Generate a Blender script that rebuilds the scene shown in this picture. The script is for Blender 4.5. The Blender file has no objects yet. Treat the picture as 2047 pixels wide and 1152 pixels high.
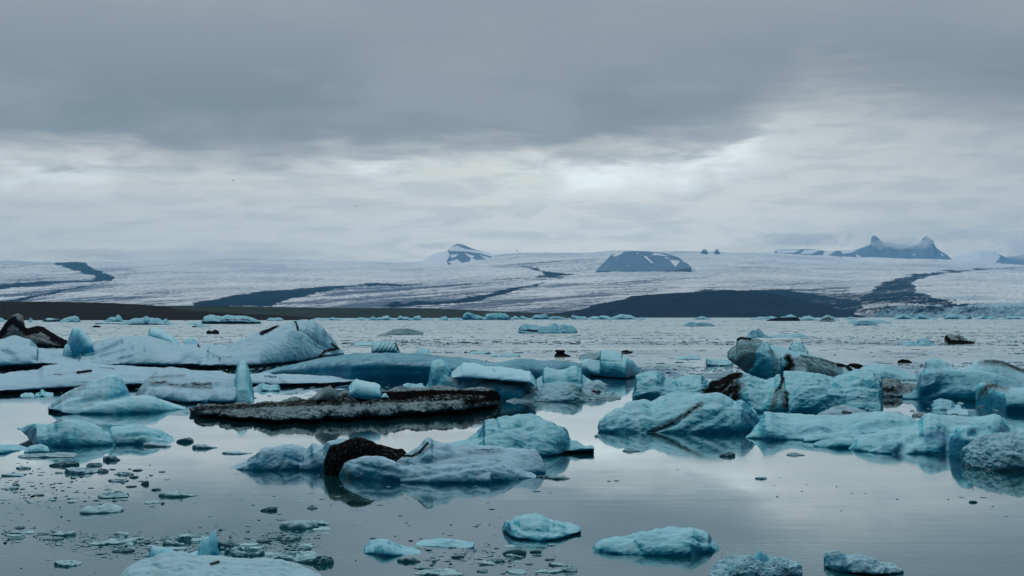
import bpy, math, random
import numpy as np
from mathutils import Vector, Matrix

# ---------------------------------------------------------------- camera, sky, sun, exposure
F = 2843.0; CX, CY = 1023.5, 576.0; HOR = 631.0; H = 5.0
PITCH = math.atan((HOR-CY)/F)
scene = bpy.context.scene
COL = scene.collection
cam_d = bpy.data.cameras.new("camera"); cam = bpy.data.objects.new("camera", cam_d); COL.objects.link(cam)
cam_d.sensor_width = 36.0; cam_d.lens = 36.0*F/2047.0
cam_d.clip_start = 0.5; cam_d.clip_end = 60000
cam.location = (0, 0, H); cam.rotation_euler = (math.pi/2+PITCH, 0, 0)
scene.camera = cam

scene.view_settings.view_transform = 'Standard'
scene.view_settings.look = 'None'
scene.view_settings.exposure = 0.0
scene.view_settings.gamma = 1.0
try:
    scene.cycles.use_denoising = True
    scene.cycles.max_bounces = 6
    scene.cycles.diffuse_bounces = 3
    scene.cycles.volume_bounces = 3
    scene.cycles.volume_step_rate = 1.0
    scene.cycles.volume_max_steps = 64
except Exception:
    pass

class NT:
    """small helper to write node maths"""
    def __init__(self, tree): self.t = tree
    def n(self, kind, **kw):
        nd = self.t.nodes.new(kind)
        for k, v in kw.items(): setattr(nd, k, v)
        return nd
    def put(self, sock, v):
        if isinstance(v, bpy.types.NodeSocket): self.t.links.new(v, sock)
        else: sock.default_value = v
    def m(self, op, a, b=None, c=None, clamp=False):
        nd = self.n('ShaderNodeMath', operation=op, use_clamp=clamp)
        self.put(nd.inputs[0], a)
        if b is not None: self.put(nd.inputs[1], b)
        if c is not None: self.put(nd.inputs[2], c)
        return nd.outputs[0]
    def ss(self, v, a, b, lo=0.0, hi=1.0):
        nd = self.n('ShaderNodeMapRange', interpolation_type='SMOOTHSTEP')
        self.put(nd.inputs['Value'], v)
        nd.inputs['From Min'].default_value = a; nd.inputs['From Max'].default_value = b
        nd.inputs['To Min'].default_value = lo; nd.inputs['To Max'].default_value = hi
        return nd.outputs[0]
    def mix(self, f, a, b):
        nd = self.n('ShaderNodeMix', data_type='RGBA')
        self.put(nd.inputs[0], f)
        for s, v in ((6, a), (7, b)):
            if isinstance(v, tuple) and len(v) == 3: v = v+(1.0,)
            self.put(nd.inputs[s], v)
        return nd.outputs[2]
    def comb(self, x, y, z):
        nd = self.n('ShaderNodeCombineXYZ')
        for i, v in enumerate((x, y, z)): self.put(nd.inputs[i], v)
        return nd.outputs[0]
    def noise(self, vec, scale=1.0, detail=4.0, rough=0.55, dist=0.0, typ=None):
        nd = self.n('ShaderNodeTexNoise')
        if typ: nd.noise_type = typ
        self.put(nd.inputs['Vector'], vec); self.put(nd.inputs['Scale'], scale)
        nd.inputs['Detail'].default_value = detail; nd.inputs['Roughness'].default_value = rough
        nd.inputs['Distortion'].default_value = dist
        return nd.outputs[0]
    def curve(self, v, pts):
        nd = self.n('ShaderNodeFloatCurve')
        self.put(nd.inputs['Value'], v)
        c = nd.mapping.curves[0]
        c.points[0].location = pts[0]; c.points[1].location = pts[-1]
        for p in pts[1:-1]: c.points.new(*p)
        nd.mapping.update()
        return nd.outputs[0]

SUN_EL, SUN_AZ = math.radians(48), math.radians(-25)     # beyond the lake, a little to the left
world = bpy.data.worlds.new("World"); scene.world = world; world.use_nodes = True
wt = world.node_tree; wt.nodes.clear(); q = NT(wt)
tc = q.n('ShaderNodeTexCoord'); sp = q.n('ShaderNodeSeparateXYZ'); wt.links.new(tc.outputs['Generated'], sp.inputs[0])
dx, dy, dz = sp.outputs
el = q.m('DEGREES', q.m('ARCSINE', dz)) if False else q.m('MULTIPLY', q.m('ARCSINE', dz), 57.29578)
az = q.m('MULTIPLY', q.m('ARCTAN2', dx, dy), 57.29578)
azn = q.m('ADD', q.m('MULTIPLY', az, 1/60.0), 0.5, clamp=True)      # -30..30 deg -> 0..1
def AZ(px): return 0.5 + math.degrees(math.atan((px-CX)/F))/60.0
def EL(py): return math.degrees(math.atan((HOR-py)/F))
# height of the dark deck's lower edge above the horizon, round the compass
edge = q.curve(azn, [(0.0, EL(335)/12)] + [(AZ(x), EL(y)/12) for x, y in
        ((0, 330), (210, 338), (450, 335), (700, 325), (1000, 322), (1300, 318), (1430, 300), (1530, 262), (1620, 238), (1740, 240), (1900, 262), (2047, 285))] + [(1.0, EL(300)/12)])
edge = q.m('MULTIPLY', edge, 12.0)
v1 = q.comb(q.m('MULTIPLY', az, 0.16), q.m('MULTIPLY', el, 0.42), 3.7)
v2 = q.comb(q.m('MULTIPLY', az, 0.30), q.m('MULTIPLY', el, 1.7), 9.1)
n1 = q.noise(v1, 1.0, 5.0, 0.55, 0.3)
n2 = q.noise(v2, 1.0, 6.0, 0.6, 0.4)
v3 = q.comb(q.m('MULTIPLY', az, 0.07), q.m('MULTIPLY', el, 0.33), 21.3)
n3 = q.noise(v3, 1.0, 4.0, 0.5, 0.2)
wob = q.m('ADD', q.m('MULTIPLY', q.m('SUBTRACT', n1, 0.5), 3.2), q.m('MULTIPLY', q.m('SUBTRACT', n2, 0.5), 1.6))
d = q.m('ADD', q.m('SUBTRACT', el, edge), wob)
soft = q.ss(azn, AZ(1250), AZ(1600), 1.0, 0.65)
deck = q.ss(q.m('MULTIPLY', q.m('ADD', d, q.m('MULTIPLY', q.m('SUBTRACT', n3, 0.5), 1.6)), soft), -0.9, 1.5)
high = q.ss(el, 7.5, 13.0)
darkc = q.mix(high, (0.222, 0.260, 0.280), (0.310, 0.350, 0.385))
darkc = q.mix(q.ss(q.m('ADD', q.m('MULTIPLY', n3, 0.6), q.m('MULTIPLY', n1, 0.4)), 0.40, 0.62), darkc, q.mix(0.8, darkc, (0.345, 0.375, 0.405)))
lowb = q.curve(azn, [(0.0, 0.25), (AZ(0), 0.28), (AZ(400), 0.38), (AZ(800), 0.62), (AZ(1200), 0.85), (AZ(1400), 0.75), (AZ(1600), 0.6), (AZ(1800), 0.32), (AZ(2047), 0.12), (1.0, 0.1)])
lowc = q.mix(lowb, (0.62, 0.625, 0.60), (0.92, 0.91, 0.83))
lowc = q.mix(q.m('MULTIPLY', q.ss(n2, 0.42, 0.62), 0.35), lowc, (0.38, 0.44, 0.48))
lowc = q.mix(q.m('MULTIPLY', q.m('MULTIPLY', q.ss(d, -2.4, -0.6), q.ss(azn, AZ(1050), AZ(1650))), 0.22), lowc, (0.37, 0.42, 0.45))
skyc = q.mix(deck, lowc, darkc)
# bright rents just under the deck
rent = q.m('MULTIPLY', q.ss(d, -1.7, -0.45), q.ss(d, 0.25, -0.35))
rentm = q.curve(azn, [(0.0, 0.2), (AZ(0), 0.55), (AZ(190), 0.5), (AZ(300), 0.1), (AZ(600), 0.15), (AZ(720), 0.75), (AZ(900), 1.0), (AZ(1400), 0.9), (AZ(1550), 0.35), (AZ(1700), 0.05), (1.0, 0.05)])
rent = q.m('MULTIPLY', q.m('MULTIPLY', rent, rentm), q.ss(n1, 0.36, 0.58))
skyc = q.mix(rent, skyc, (1.08, 1.14, 1.10))
# unseen sky shaped to light the ice: bright lobe added ahead, darkened behind viewer
skyc = q.mix(q.ss(el, 14.0, 50.0), skyc, (0.44, 0.50, 0.56))
glow = q.m('MULTIPLY', q.ss(dy, 0.05, 0.55), q.ss(el, 16.0, 34.0))
skyc = q.mix(glow, skyc, (1.40, 1.48, 1.56))
behind = q.ss(dy, 0.25, -0.35)
skyc = q.mix(q.m('MULTIPLY', behind, 0.85), skyc, (0.05, 0.085, 0.12))
bg1 = q.n('ShaderNodeBackground'); wt.links.new(skyc, bg1.inputs[0]); bg1.inputs[1].default_value = 1.0
nish = q.n('ShaderNodeTexSky', sky_type='NISHITA', sun_disc=False, sun_elevation=SUN_EL, sun_rotation=SUN_AZ)
bg2 = q.n('ShaderNodeBackground'); wt.links.new(nish.outputs[0], bg2.inputs[0]); bg2.inputs[1].default_value = 0.06
mx = q.n('ShaderNodeMixShader'); mx.inputs[0].default_value = 0.95      # 95 % cloud cover
wt.links.new(bg2.outputs[0], mx.inputs[1]); wt.links.new(bg1.outputs[0], mx.inputs[2])
wo = q.n('ShaderNodeOutputWorld'); wt.links.new(mx.outputs[0], wo.inputs[0])

sun_d = bpy.data.lights.new("sun", 'SUN'); sun_d.energy = 0.7; sun_d.angle = math.radians(14); sun_d.color = (1.0, 0.97, 0.93)
sun = bpy.data.objects.new("sun", sun_d); COL.objects.link(sun)
sd = Vector((math.sin(SUN_AZ)*math.cos(SUN_EL), math.cos(SUN_AZ)*math.cos(SUN_EL), math.sin(SUN_EL)))
sun.rotation_euler = sd.to_track_quat('Z', 'Y').to_euler()

# ---------------------------------------------------------------- pixel <-> world
cp, spn = math.cos(PITCH), math.sin(PITCH)
def dw(py):
    """distance along Y at which row py meets the water"""
    yc = (CY-np.asarray(py, float))/F
    return H*(cp-yc*spn)/-(spn+yc*cp)
def at(px, py, Y):
    """world x, z of a picture point when it stands Y metres off"""
    xc = (np.asarray(px, float)-CX)/F; yc = (CY-np.asarray(py, float))/F
    s = Y/(cp-yc*spn)
    return xc*s, H+(spn+yc*cp)*s
def proj(co):
    X, Y, Z = co[:, 0], co[:, 1], co[:, 2]-H
    yf = Y*cp+Z*spn; zu = -Y*spn+Z*cp
    return CX+F*X/yf, CY-F*zu/yf
def lerp(pts, x):
    p = np.array(pts, float)
    return np.interp(x, p[:, 0], p[:, 1])

# ---------------------------------------------------------------- noise (numpy)
_rs = np.random.RandomState(7)
_perm = np.concatenate([_rs.permutation(256)]*3)
_grad = _rs.normal(size=(256, 3)); _grad /= np.linalg.norm(_grad, axis=1)[:, None]
_grad = _grad.astype(np.float32)
_gx, _gy, _gz = (np.ascontiguousarray(_grad[:, k]) for k in range(3)); _perm = _perm.astype(np.int32)
def pn(p):
    fl = np.floor(p); f = (p-fl).astype(np.float32); i = fl.astype(np.int32) & 255
    ix, iy, iz = i[:, 0], i[:, 1], i[:, 2]; fx, fy, fz = (np.ascontiguousarray(f[:, k]) for k in range(3))
    u, v, w = (t*t*t*(t*(t*6-15)+10) for t in (fx, fy, fz))
    pa = (_perm[ix], _perm[ix+1]); out = []
    pab = [[_perm[pa[a]+iy+b] for b in (0, 1)] for a in (0, 1)]
    for c in (0, 1):
        r = []
        for b in (0, 1):
            g = []
            for a in (0, 1):
                h = _perm[pab[a][b]+iz+c]; g.append((fx-a)*_gx[h]+(fy-b)*_gy[h]+(fz-c)*_gz[h])
            r.append(g[0]+(g[1]-g[0])*u)
        out.append(r[0]+(r[1]-r[0])*v)
    return (out[0]+(out[1]-out[0])*w)*1.6
def fbm(p, o=4, g=0.5, ridge=False):
    s = np.zeros(len(p)); a = 1.0; t = 0
    for k in range(o):
        n = pn(p*(2.03**k)+k*17.3)
        if ridge: n = 0.55-2*np.abs(n)
        s += a*n; t += a; a *= g
    return s/t

# ---------------------------------------------------------------- materials
def mat(name):
    m = bpy.data.materials.new(name); m.use_nodes = True
    t = m.node_tree; t.nodes.clear(); k = NT(t)
    out = k.n('ShaderNodeOutputMaterial'); b = k.n('ShaderNodeBsdfPrincipled')
    t.links.new(b.outputs[0], out.inputs[0])
    return m, k, b
def attr(k, name, typ='GEOMETRY'):
    a = k.n('ShaderNodeAttribute'); a.attribute_name = name; a.attribute_type = typ
    return a.outputs['Fac']

def ice_material(name, white, blue, dirtc, sss=0.0, up=0.55, top=(1.25, 1.2, 1.2)):
    m, k, b = mat(name)
    geo = k.n('ShaderNodeNewGeometry')
    g = attr(k, 'grain', 'OBJECT')                       # 1 / (size of a detail) of this berg
    sc = k.n('ShaderNodeVectorMath', operation='SCALE')
    k.t.links.new(geo.outputs['Position'], sc.inputs[0]); k.put(sc.inputs['Scale'], g)
    P = sc.outputs[0]
    nz = k.n('ShaderNodeSeparateXYZ'); k.t.links.new(geo.outputs['Normal'], nz.inputs[0])
    big = k.noise(P, 0.035, 3, 0.5, 0.3)
    mid = k.noise(P, 0.16, 5, 0.6, 0.4)
    fine = k.noise(P, 0.8, 5, 0.65)
    # weathered white tops, bare blue walls; slope colour also paints in top-to-side shading
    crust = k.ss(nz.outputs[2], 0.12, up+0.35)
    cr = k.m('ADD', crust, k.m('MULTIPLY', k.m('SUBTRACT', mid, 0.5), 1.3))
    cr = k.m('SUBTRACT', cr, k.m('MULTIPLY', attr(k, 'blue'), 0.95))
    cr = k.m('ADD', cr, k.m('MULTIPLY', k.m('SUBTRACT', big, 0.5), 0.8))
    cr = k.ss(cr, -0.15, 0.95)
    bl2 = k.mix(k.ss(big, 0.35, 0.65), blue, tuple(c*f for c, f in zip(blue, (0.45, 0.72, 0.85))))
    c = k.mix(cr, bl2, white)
    c = k.mix(k.m('MULTIPLY', k.ss(k.m('ADD', nz.outputs[2], k.m('MULTIPLY', k.m('SUBTRACT', mid, 0.5), 0.9)), 0.60, 0.95), k.m('MULTIPLY', cr, 0.9)), c, tuple(min(.8, x*f) for x, f in zip(white, top)))  # upward faces lightened in the colour itself for shading contrast
    c = k.mix(k.m('MULTIPLY', k.ss(fine, 0.55, 0.85), 0.15), c, tuple(x*0.55 for x in white))
    dn = k.m('ADD', attr(k, 'dirt'), k.m('MULTIPLY', k.m('SUBTRACT', k.noise(P, 0.42, 7, 0.75, 0.6), 0.5), 2.2))
    dn = k.m('MULTIPLY', k.ss(dn, 0.28, 0.72), k.ss(attr(k, 'dirt'), 0.02, 0.15))
    gr = k.ss(attr(k, 'grime'), 0.05, 0.9)
    grn = k.m('MULTIPLY', gr, k.ss(k.noise(P, 0.22, 6, 0.65, 0.8), 0.25, 0.6))
    c = k.mix(k.m('MULTIPLY', grn, 0.85), c, (0.06, 0.085, 0.085))
    dcol = k.mix(k.ss(fine, 0.35, 0.7), dirtc, tuple(x*4 for x in dirtc))
    c = k.mix(dn, c, dcol)
    # fine grit
    gt = k.noise(P, 1.3, 2, 0.5)
    c = k.mix(k.m('MULTIPLY', k.ss(gt, 0.70, 0.74), 0.5), c, (0.05, 0.05, 0.05))
    k.put(b.inputs['Base Color'], c)
    k.put(b.inputs['Roughness'], k.ss(cr, 0.0, 1.0, 0.4, 0.7))
    b.inputs['IOR'].default_value = 1.31
    k.put(b.inputs['Specular IOR Level'], k.m('SUBTRACT', 0.10, k.m('MULTIPLY', dn, 0.10)))
    if sss:
        b.inputs['Subsurface Weight'].default_value = sss
        b.inputs['Subsurface Radius'].default_value = (0.08, 0.5, 0.8)
        b.inputs['Subsurface Scale'].default_value = 0.25
    sp2 = k.n('ShaderNodeVectorMath', operation='MULTIPLY'); k.t.links.new(P, sp2.inputs[0]); sp2.inputs[1].default_value = (0.25, 0.25, 1.6)
    strata = k.noise(sp2.outputs[0], 0.4, 4, 0.6)
    hgt = k.m('ADD', k.m('MULTIPLY', fine, 0.55), k.m('ADD', k.m('MULTIPLY', mid, 0.6), k.m('MULTIPLY', strata, 0.35)))
    bp = k.n('ShaderNodeBump'); bp.inputs['Strength'].default_value = 0.22
    k.put(bp.inputs['Distance'], k.m('DIVIDE', 1.6, g)); k.put(bp.inputs['Height'], hgt)
    k.t.links.new(bp.outputs[0], b.inputs['Normal'])
    return m
WHITE = (0.080, 0.45, 0.54); TEAL = (0.001, 0.185, 0.285); DIRT = (0.0035, 0.003, 0.003)
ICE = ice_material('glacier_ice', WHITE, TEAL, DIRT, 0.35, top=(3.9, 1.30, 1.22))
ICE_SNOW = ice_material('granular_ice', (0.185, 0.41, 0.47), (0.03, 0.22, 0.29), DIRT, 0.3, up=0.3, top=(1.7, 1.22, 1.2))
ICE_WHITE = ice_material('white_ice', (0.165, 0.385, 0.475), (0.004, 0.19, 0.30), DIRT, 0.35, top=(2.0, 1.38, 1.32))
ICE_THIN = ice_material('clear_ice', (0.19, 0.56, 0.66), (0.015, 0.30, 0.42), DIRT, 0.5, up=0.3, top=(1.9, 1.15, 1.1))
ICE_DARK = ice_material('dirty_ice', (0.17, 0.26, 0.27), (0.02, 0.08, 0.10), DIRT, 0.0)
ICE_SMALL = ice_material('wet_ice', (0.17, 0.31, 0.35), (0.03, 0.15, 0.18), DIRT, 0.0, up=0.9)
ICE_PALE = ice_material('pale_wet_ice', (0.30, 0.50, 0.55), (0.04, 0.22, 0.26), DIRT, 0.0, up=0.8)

def rock_material(name, base, snow):
    m, k, b = mat(name)
    geo = k.n('ShaderNodeNewGeometry')
    n = k.noise(geo.outputs['Position'], 0.004, 8, 0.6)
    f = k.noise(geo.outputs['Position'], 0.03, 6, 0.65)
    c = k.mix(n, tuple(x*0.6 for x in base), tuple(x*1.5 for x in base))
    c = k.mix(k.m('MULTIPLY', f, 0.5), c, tuple(x*1.3 for x in base))
    s = k.m('ADD', attr(k, 'snow'), k.m('MULTIPLY', k.m('SUBTRACT', f, 0.5), 0.7))
    c = k.mix(k.ss(s, 0.42, 0.55), c, snow)
    k.put(b.inputs['Base Color'], c); b.inputs['Roughness'].default_value = 0.95; b.inputs['Specular IOR Level'].default_value = 0.0
    bp = k.n('ShaderNodeBump'); bp.inputs['Strength'].default_value = 1.0; bp.inputs['Distance'].default_value = 40
    k.put(bp.inputs['Height'], n); k.t.links.new(bp.outputs[0], b.inputs['Normal'])
    return m
ROCK = rock_material('basalt_rock', (0.14, 0.215, 0.30), (0.8, 0.84, 0.88))

# ---------------------------------------------------------------- mesh helpers
def link(name, me, mats, loc=(0, 0, 0), parent=None):
    o = bpy.data.objects.new(name, me); COL.objects.link(o)
    for m in (mats if isinstance(mats, (list, tuple)) else [mats]):
        if me.materials.find(m.name) < 0: me.materials.append(m)
    o.location = loc
    if parent: o.parent = parent
    return o
def mesh_from(name, v, f, smooth=True):
    me = bpy.data.meshes.new(name)
    v = np.asarray(v, np.float32)
    if isinstance(f, np.ndarray):
        n = len(f); w = f.shape[1]
        me.vertices.add(len(v)); me.vertices.foreach_set('co', v.ravel())
        me.loops.add(n*w); me.loops.foreach_set('vertex_index', f.astype(np.int32).ravel())
        me.polygons.add(n); me.polygons.foreach_set('loop_start', np.arange(0, n*w, w, dtype=np.int32))
        me.polygons.foreach_set('loop_total', np.full(n, w, np.int32))
    else:
        me.from_pydata([tuple(x) for x in v], [], f)
    me.update(calc_edges=True); me.validate()
    if smooth: me.polygons.foreach_set('use_smooth', np.ones(len(me.polygons), bool)); me.update()
    return me
def set_attr(me, name, a):
    at_ = me.attributes.new(name, 'FLOAT', 'POINT'); at_.data.foreach_set('value', np.asarray(a, np.float32))
def coords(me):
    c = np.empty(len(me.vertices)*3, np.float32); me.vertices.foreach_get('co', c); return c.reshape(-1, 3).astype(float)
def normals(me):
    c = np.empty(len(me.vertices)*3, np.float32); me.vertices.foreach_get('normal', c); return c.reshape(-1, 3).astype(float)
def tag(o, label=None, cat=None, group=None, kind=None):
    if label: o['label'] = label
    if cat: o['category'] = cat
    if group: o['group'] = group
    if kind: o['kind'] = kind
    return o
def seg_dist(px, py, pts):
    best = np.full(len(px), 1e9)
    for (x0, y0), (x1, y1) in zip(pts[:-1], pts[1:]):
        ex, ey = x1-x0, y1-y0; l2 = ex*ex+ey*ey+1e-9
        t = np.clip(((px-x0)*ex+(py-y0)*ey)/l2, 0, 1)
        best = np.minimum(best, np.hypot(px-x0-t*ex, py-y0-t*ey))
    return best
def in_poly(px, py, pts):
    ins = np.zeros(len(px), bool); n = len(pts)
    for i in range(n):
        x0, y0 = pts[i]; x1, y1 = pts[(i+1) % n]
        if y0 == y1: continue
        c = ((y0 > py) != (y1 > py)) & (px < (x1-x0)*(py-y0)/(y1-y0)+x0)
        ins ^= c
    return ins
def poly_soft(px, py, pts, w):
    """1 inside, 0 outside, soft over w pixels"""
    s = seg_dist(px, py, list(pts)+[pts[0]]); ins = in_poly(px, py, pts)
    return np.clip(0.5+np.where(ins, s, -s)/(2.0*w), 0, 1)

# ---------------------------------------------------------------- icebergs
def L(T, W, cb=12, back=1.0, n=2.2, air=None, lift=0, rec=3.0, part=None, m=None, ends=(0.35, 0.35), step=None):
    return dict(T=T, W=W, cb=cb, back=back, n=n, air=air, lift=lift, rec=rec, part=part, m=m, ends=ends, step=step)

def lobe_mesh(l):
    T, W = l['T'], l['W']
    T = [t for i, t in enumerate(T) if i == 0 or t[0] > max(q_[0] for q_ in T[:i])]
    if not isinstance(W, (list, tuple)): W = [(T[0][0], W), (T[-1][0], W)]
    x0, x1 = T[0][0], T[-1][0]
    step = l['step'] or max(1.5, (x1-x0)/110.0)
    nx = max(8, int((x1-x0)/step)); xs = np.linspace(x0, x1, nx)
    for p in T[1:-1]:                                       # keep the drawn corners
        i = int(np.argmin(abs(xs-p[0])))
        if 0 < i < nx-1: xs[i] = p[0]
    u = (xs-x0)/(x1-x0)
    el_, er_ = l['ends']
    e = np.clip(np.minimum(el_+(1-el_)*np.sqrt(np.clip(u/0.18, 0, 1)), er_+(1-er_)*np.sqrt(np.clip((1-u)/0.18, 0, 1))), 0.05, 1)
    wy = lerp(W, xs); ty = lerp(T, xs)
    ty = ty+min(1, (x1-x0)/80)*np.clip((wy-640)/60, .3, 1)*(1.5*fbm(np.stack([xs/15, wy*0+T[0][0], 0*xs], 1), 2)+.7*fbm(np.stack([xs/5, wy*0+T[0][0], 0*xs], 1), 2))
    wg = np.clip((wy-790)/120, 0, 1)*min(1, (x1-x0)/90)
    wy = wy+wg*3.0*fbm(np.stack([xs/48, wy*0+3.3, 0*xs], 1), 2)
    cb = lerp(l['cb'], xs) if isinstance(l['cb'], list) else np.full(nx, float(l['cb']))
    Yf = dw(wy); Yc = dw(wy-0.78*cb*e)
    Yb = Yc+(Yc-Yf)*l['back']
    air = lerp(l['air'], xs) if l['air'] else np.zeros(nx)
    lift = lerp(l['lift'], xs) if isinstance(l['lift'], list) else np.full(nx, float(l['lift']))
    NF, NB = 12, 9
    verts = []; cols = []
    for i in range(nx):
        xc, zc = at(xs[i], ty[i], Yc[i])
        pxm = Yf[i]/F
        zl = air[i]*pxm if air[i] > 0.5 else (lift[i]*pxm if lift[i] > 0.5 else 0)
        zc = max(float(zc), zl+0.7*pxm, 0.6*pxm)
        ring = []
        n = l['n']; pw = 2.0/n
        rc = min(l['rec']*lift[i]*pxm*4, 0.8*(Yc[i]-Yf[i]))
        low = -4*pxm-0.05
        if air[i] > 0.5:
            ring += [(Yf[i]+0.5*(Yc[i]-Yf[i]), zl), (Yf[i]+0.2*(Yc[i]-Yf[i]), zl), (Yf[i], zl)]
        elif lift[i] > 0.5:
            ring += [(Yf[i]+rc, low), (Yf[i]+rc*0.9, 0.0), (Yf[i]+rc*0.45, 0.6*zl)]
        else:
            ring += [(Yf[i], low), (Yf[i], low*0.6), (Yf[i], low*0.25)]
        for j in range(NF):
            th = (j/(NF-1))*math.pi/2
            a = 1-math.cos(th)**pw; b = math.sin(th)**pw
            ring.append((Yf[i]+(Yc[i]-Yf[i])*a, zl+(zc-zl)*b))
        zlb = zl if air[i] > 0.5 else low*0.5
        for j in range(1, NB):
            th = (j/(NB-1))*math.pi/2
            ring.append((Yc[i]+(Yb[i]-Yc[i])*math.sin(th)**pw, zlb+(zc-zlb)*math.cos(th)**pw))
        ring.append((Yb[i]-0.1*(Yb[i]-Yc[i]), zl if air[i] > 0.5 else low))
        for (Y, z) in ring: verts.append(((xs[i]-CX)/F*Y*(1.0), Y, z))
    R = 3+NF+NB
    verts = np.array(verts)
    # x of a column: straight rays from the viewer, spread slightly so blocks keep parallel sides
    faces = []
    for i in range(nx-1):
        for j in range(R):
            a = i*R+j; b = i*R+(j+1) % R; faces.append((a, b, b+R, a+R))
    for i, rev in ((0, True), (nx-1, False)):
        c = verts[i*R:(i+1)*R].mean(0); ci = len(verts); verts = np.vstack([verts, c])
        for j in range(R):
            a, b = i*R+j, i*R+(j+1) % R
            faces.append((b, a, ci) if not rev else (a, b, ci))
    # the loops above run front->top->back: turn faces outward
    faces = [tuple(reversed(f)) for f in faces]
    return verts, faces

def smooth_co(me, co, it, lam=0.5):
    e = np.empty(len(me.edges)*2, np.int32); me.edges.foreach_get('vertices', e); e = e.reshape(-1, 2)
    n = len(co); deg = np.bincount(e.ravel(), minlength=n).astype(float)[:, None]; deg[deg == 0] = 1
    for _ in range(it):
        s = np.empty_like(co)
        for k in range(3):
            s[:, k] = np.bincount(e[:, 0], co[e[:, 1], k], n)+np.bincount(e[:, 1], co[e[:, 0], k], n)
        co = co+lam*(s/deg-co)
    return co

def build_ice(name, lobes, vox=1.6, fs=1.0, rough=1.0, ridge=1.0, smooth=2, paint=(), carve=(), blue=0.0, m=None, parent=None, seed=0, origin=None, facet=0.0):
    V = []; Fc = []; off = 0
    for l in lobes:
        v, f = lobe_mesh(l); V.append(v); Fc += [tuple(i+off for i in t) for t in f]; off += len(v)
    v = np.vstack(V)
    Ym = float(np.median(v[:, 1])); pxm = Ym/F
    me = bpy.data.meshes.new('tmp'); me.from_pydata([tuple(p) for p in v], [], Fc); me.update()
    ob = bpy.data.objects.new('tmp', me); COL.objects.link(ob)
    md = ob.modifiers.new('r', 'REMESH'); md.mode = 'VOXEL'; md.voxel_size = vox*pxm; md.adaptivity = 0
    dg = bpy.context.evaluated_depsgraph_get(); dg.update()
    me2 = bpy.data.meshes.new_from_object(ob.evaluated_get(dg))
    bpy.data.objects.remove(ob); bpy.data.meshes.remove(me)
    me2.name = name
    co = coords(me2)
    co = smooth_co(me2, co, smooth)
    me2.vertices.foreach_set('co', co.astype(np.float32).ravel()); me2.update()
    nr = normals(me2)
    p = co/pxm+seed*131.7                            # in units of a picture pixel at that distance
    q_ = p*np.array((1, 1, 1.0))
    qf = q_/fs
    sd_ = np.random.RandomState(seed+1); ta = math.radians(sd_.uniform(12, 32))*sd_.choice((-1, 1))
    ca, sa = math.cos(ta), math.sin(ta)
    bed = np.stack([(qf[:, 0]*ca+qf[:, 2]*sa)/75, qf[:, 1]/60, (-qf[:, 0]*sa+qf[:, 2]*ca)/11], 1)
    dsp = fs**.6*(rough*(3.0*fbm(qf/70, 2)+0.7*fbm(qf/19, 2))+ridge*(3.3*fbm(qf/55+5, 2, 0.35, True)+0.45*fbm(qf/15+9, 2, 0.5, True)+0.7*fbm(bed, 2, .5, True))+rough*0.25*fbm(qf/4.5, 2)+max(0, ridge-1)*1.6*fbm(qf/12, 3, .6, True))
    if facet:
        dsp += facet*np.round(fbm(q_/26+3, 2)*3)/3*4
    px, py = proj(co)
    for pts, w, dep in carve:
        s = seg_dist(px, py, pts); dsp -= dep*np.exp(-(s/w)**2)
    # keep thin things thin and the waterline where it is
    dsp *= np.clip((co[:, 2]/pxm+6)/10, 0.25, 1)
    co = co+nr*(dsp*pxm)[:, None]
    px, py = proj(co)
    A = dict(dirt=np.zeros(len(co)), blue=np.full(len(co), float(blue)), grime=np.zeros(len(co)))
    wob = fbm(co/pxm/14+2, 3)
    for kind, shape, w, amt in paint:
        jit = wob*(w*1.2+3)
        if shape[0] == shape[-1]: val = poly_soft(px+jit, py+jit*0.4, shape[:-1], w)
        else: val = np.clip(1.25-(seg_dist(px, py, shape)+jit*0.35)/(w*1.25), 0, 1)
        A[kind] = np.maximum(A[kind], val*amt) if amt > 0 else A[kind]+val*amt
    c0 = np.array(origin) if origin is not None else np.array((co[:, 0].mean(), co[:, 1].mean(), 0.0))
    me2.vertices.foreach_set('co', (co-c0).astype(np.float32).ravel())
    for kx, a in A.items(): set_attr(me2, kx, a)
    me2.polygons.foreach_set('use_smooth', np.ones(len(me2.polygons), bool)); me2.update()
    me2.materials.clear()
    o = link(name, me2, m or ICE, (0, 0, 0) if parent else tuple(c0), parent)
    o['grain'] = 0.32/pxm
    return o, c0

NB = [0]
def berg(label, lobes, name='iceberg', cat='iceberg', group=None, **kw):
    NB[0] += 1; kw.setdefault('seed', NB[0])
    main = [l for l in lobes if not l['part']]; parts = [l for l in lobes if l['part']]
    if not parts:
        o, c0 = build_ice(name, main, **kw); tag(o, label, cat, group); return o
    o = bpy.data.objects.new(name, None); COL.objects.link(o)
    v = np.vstack([lobe_mesh(l)[0] for l in main]); c0 = np.array((v[:, 0].mean(), v[:, 1].mean(), 0.0)); o.location = tuple(c0)
    build_ice('ice_body', main, parent=o, origin=c0, **kw)
    tag(o, label, cat, group)
    for l in parts:
        kk = dict(kw); kk.update(l.get('m') or {}); kk['seed'] = kw['seed']+31
        build_ice(l['part'], [l], parent=o, origin=c0, **kk)
    return o

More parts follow.
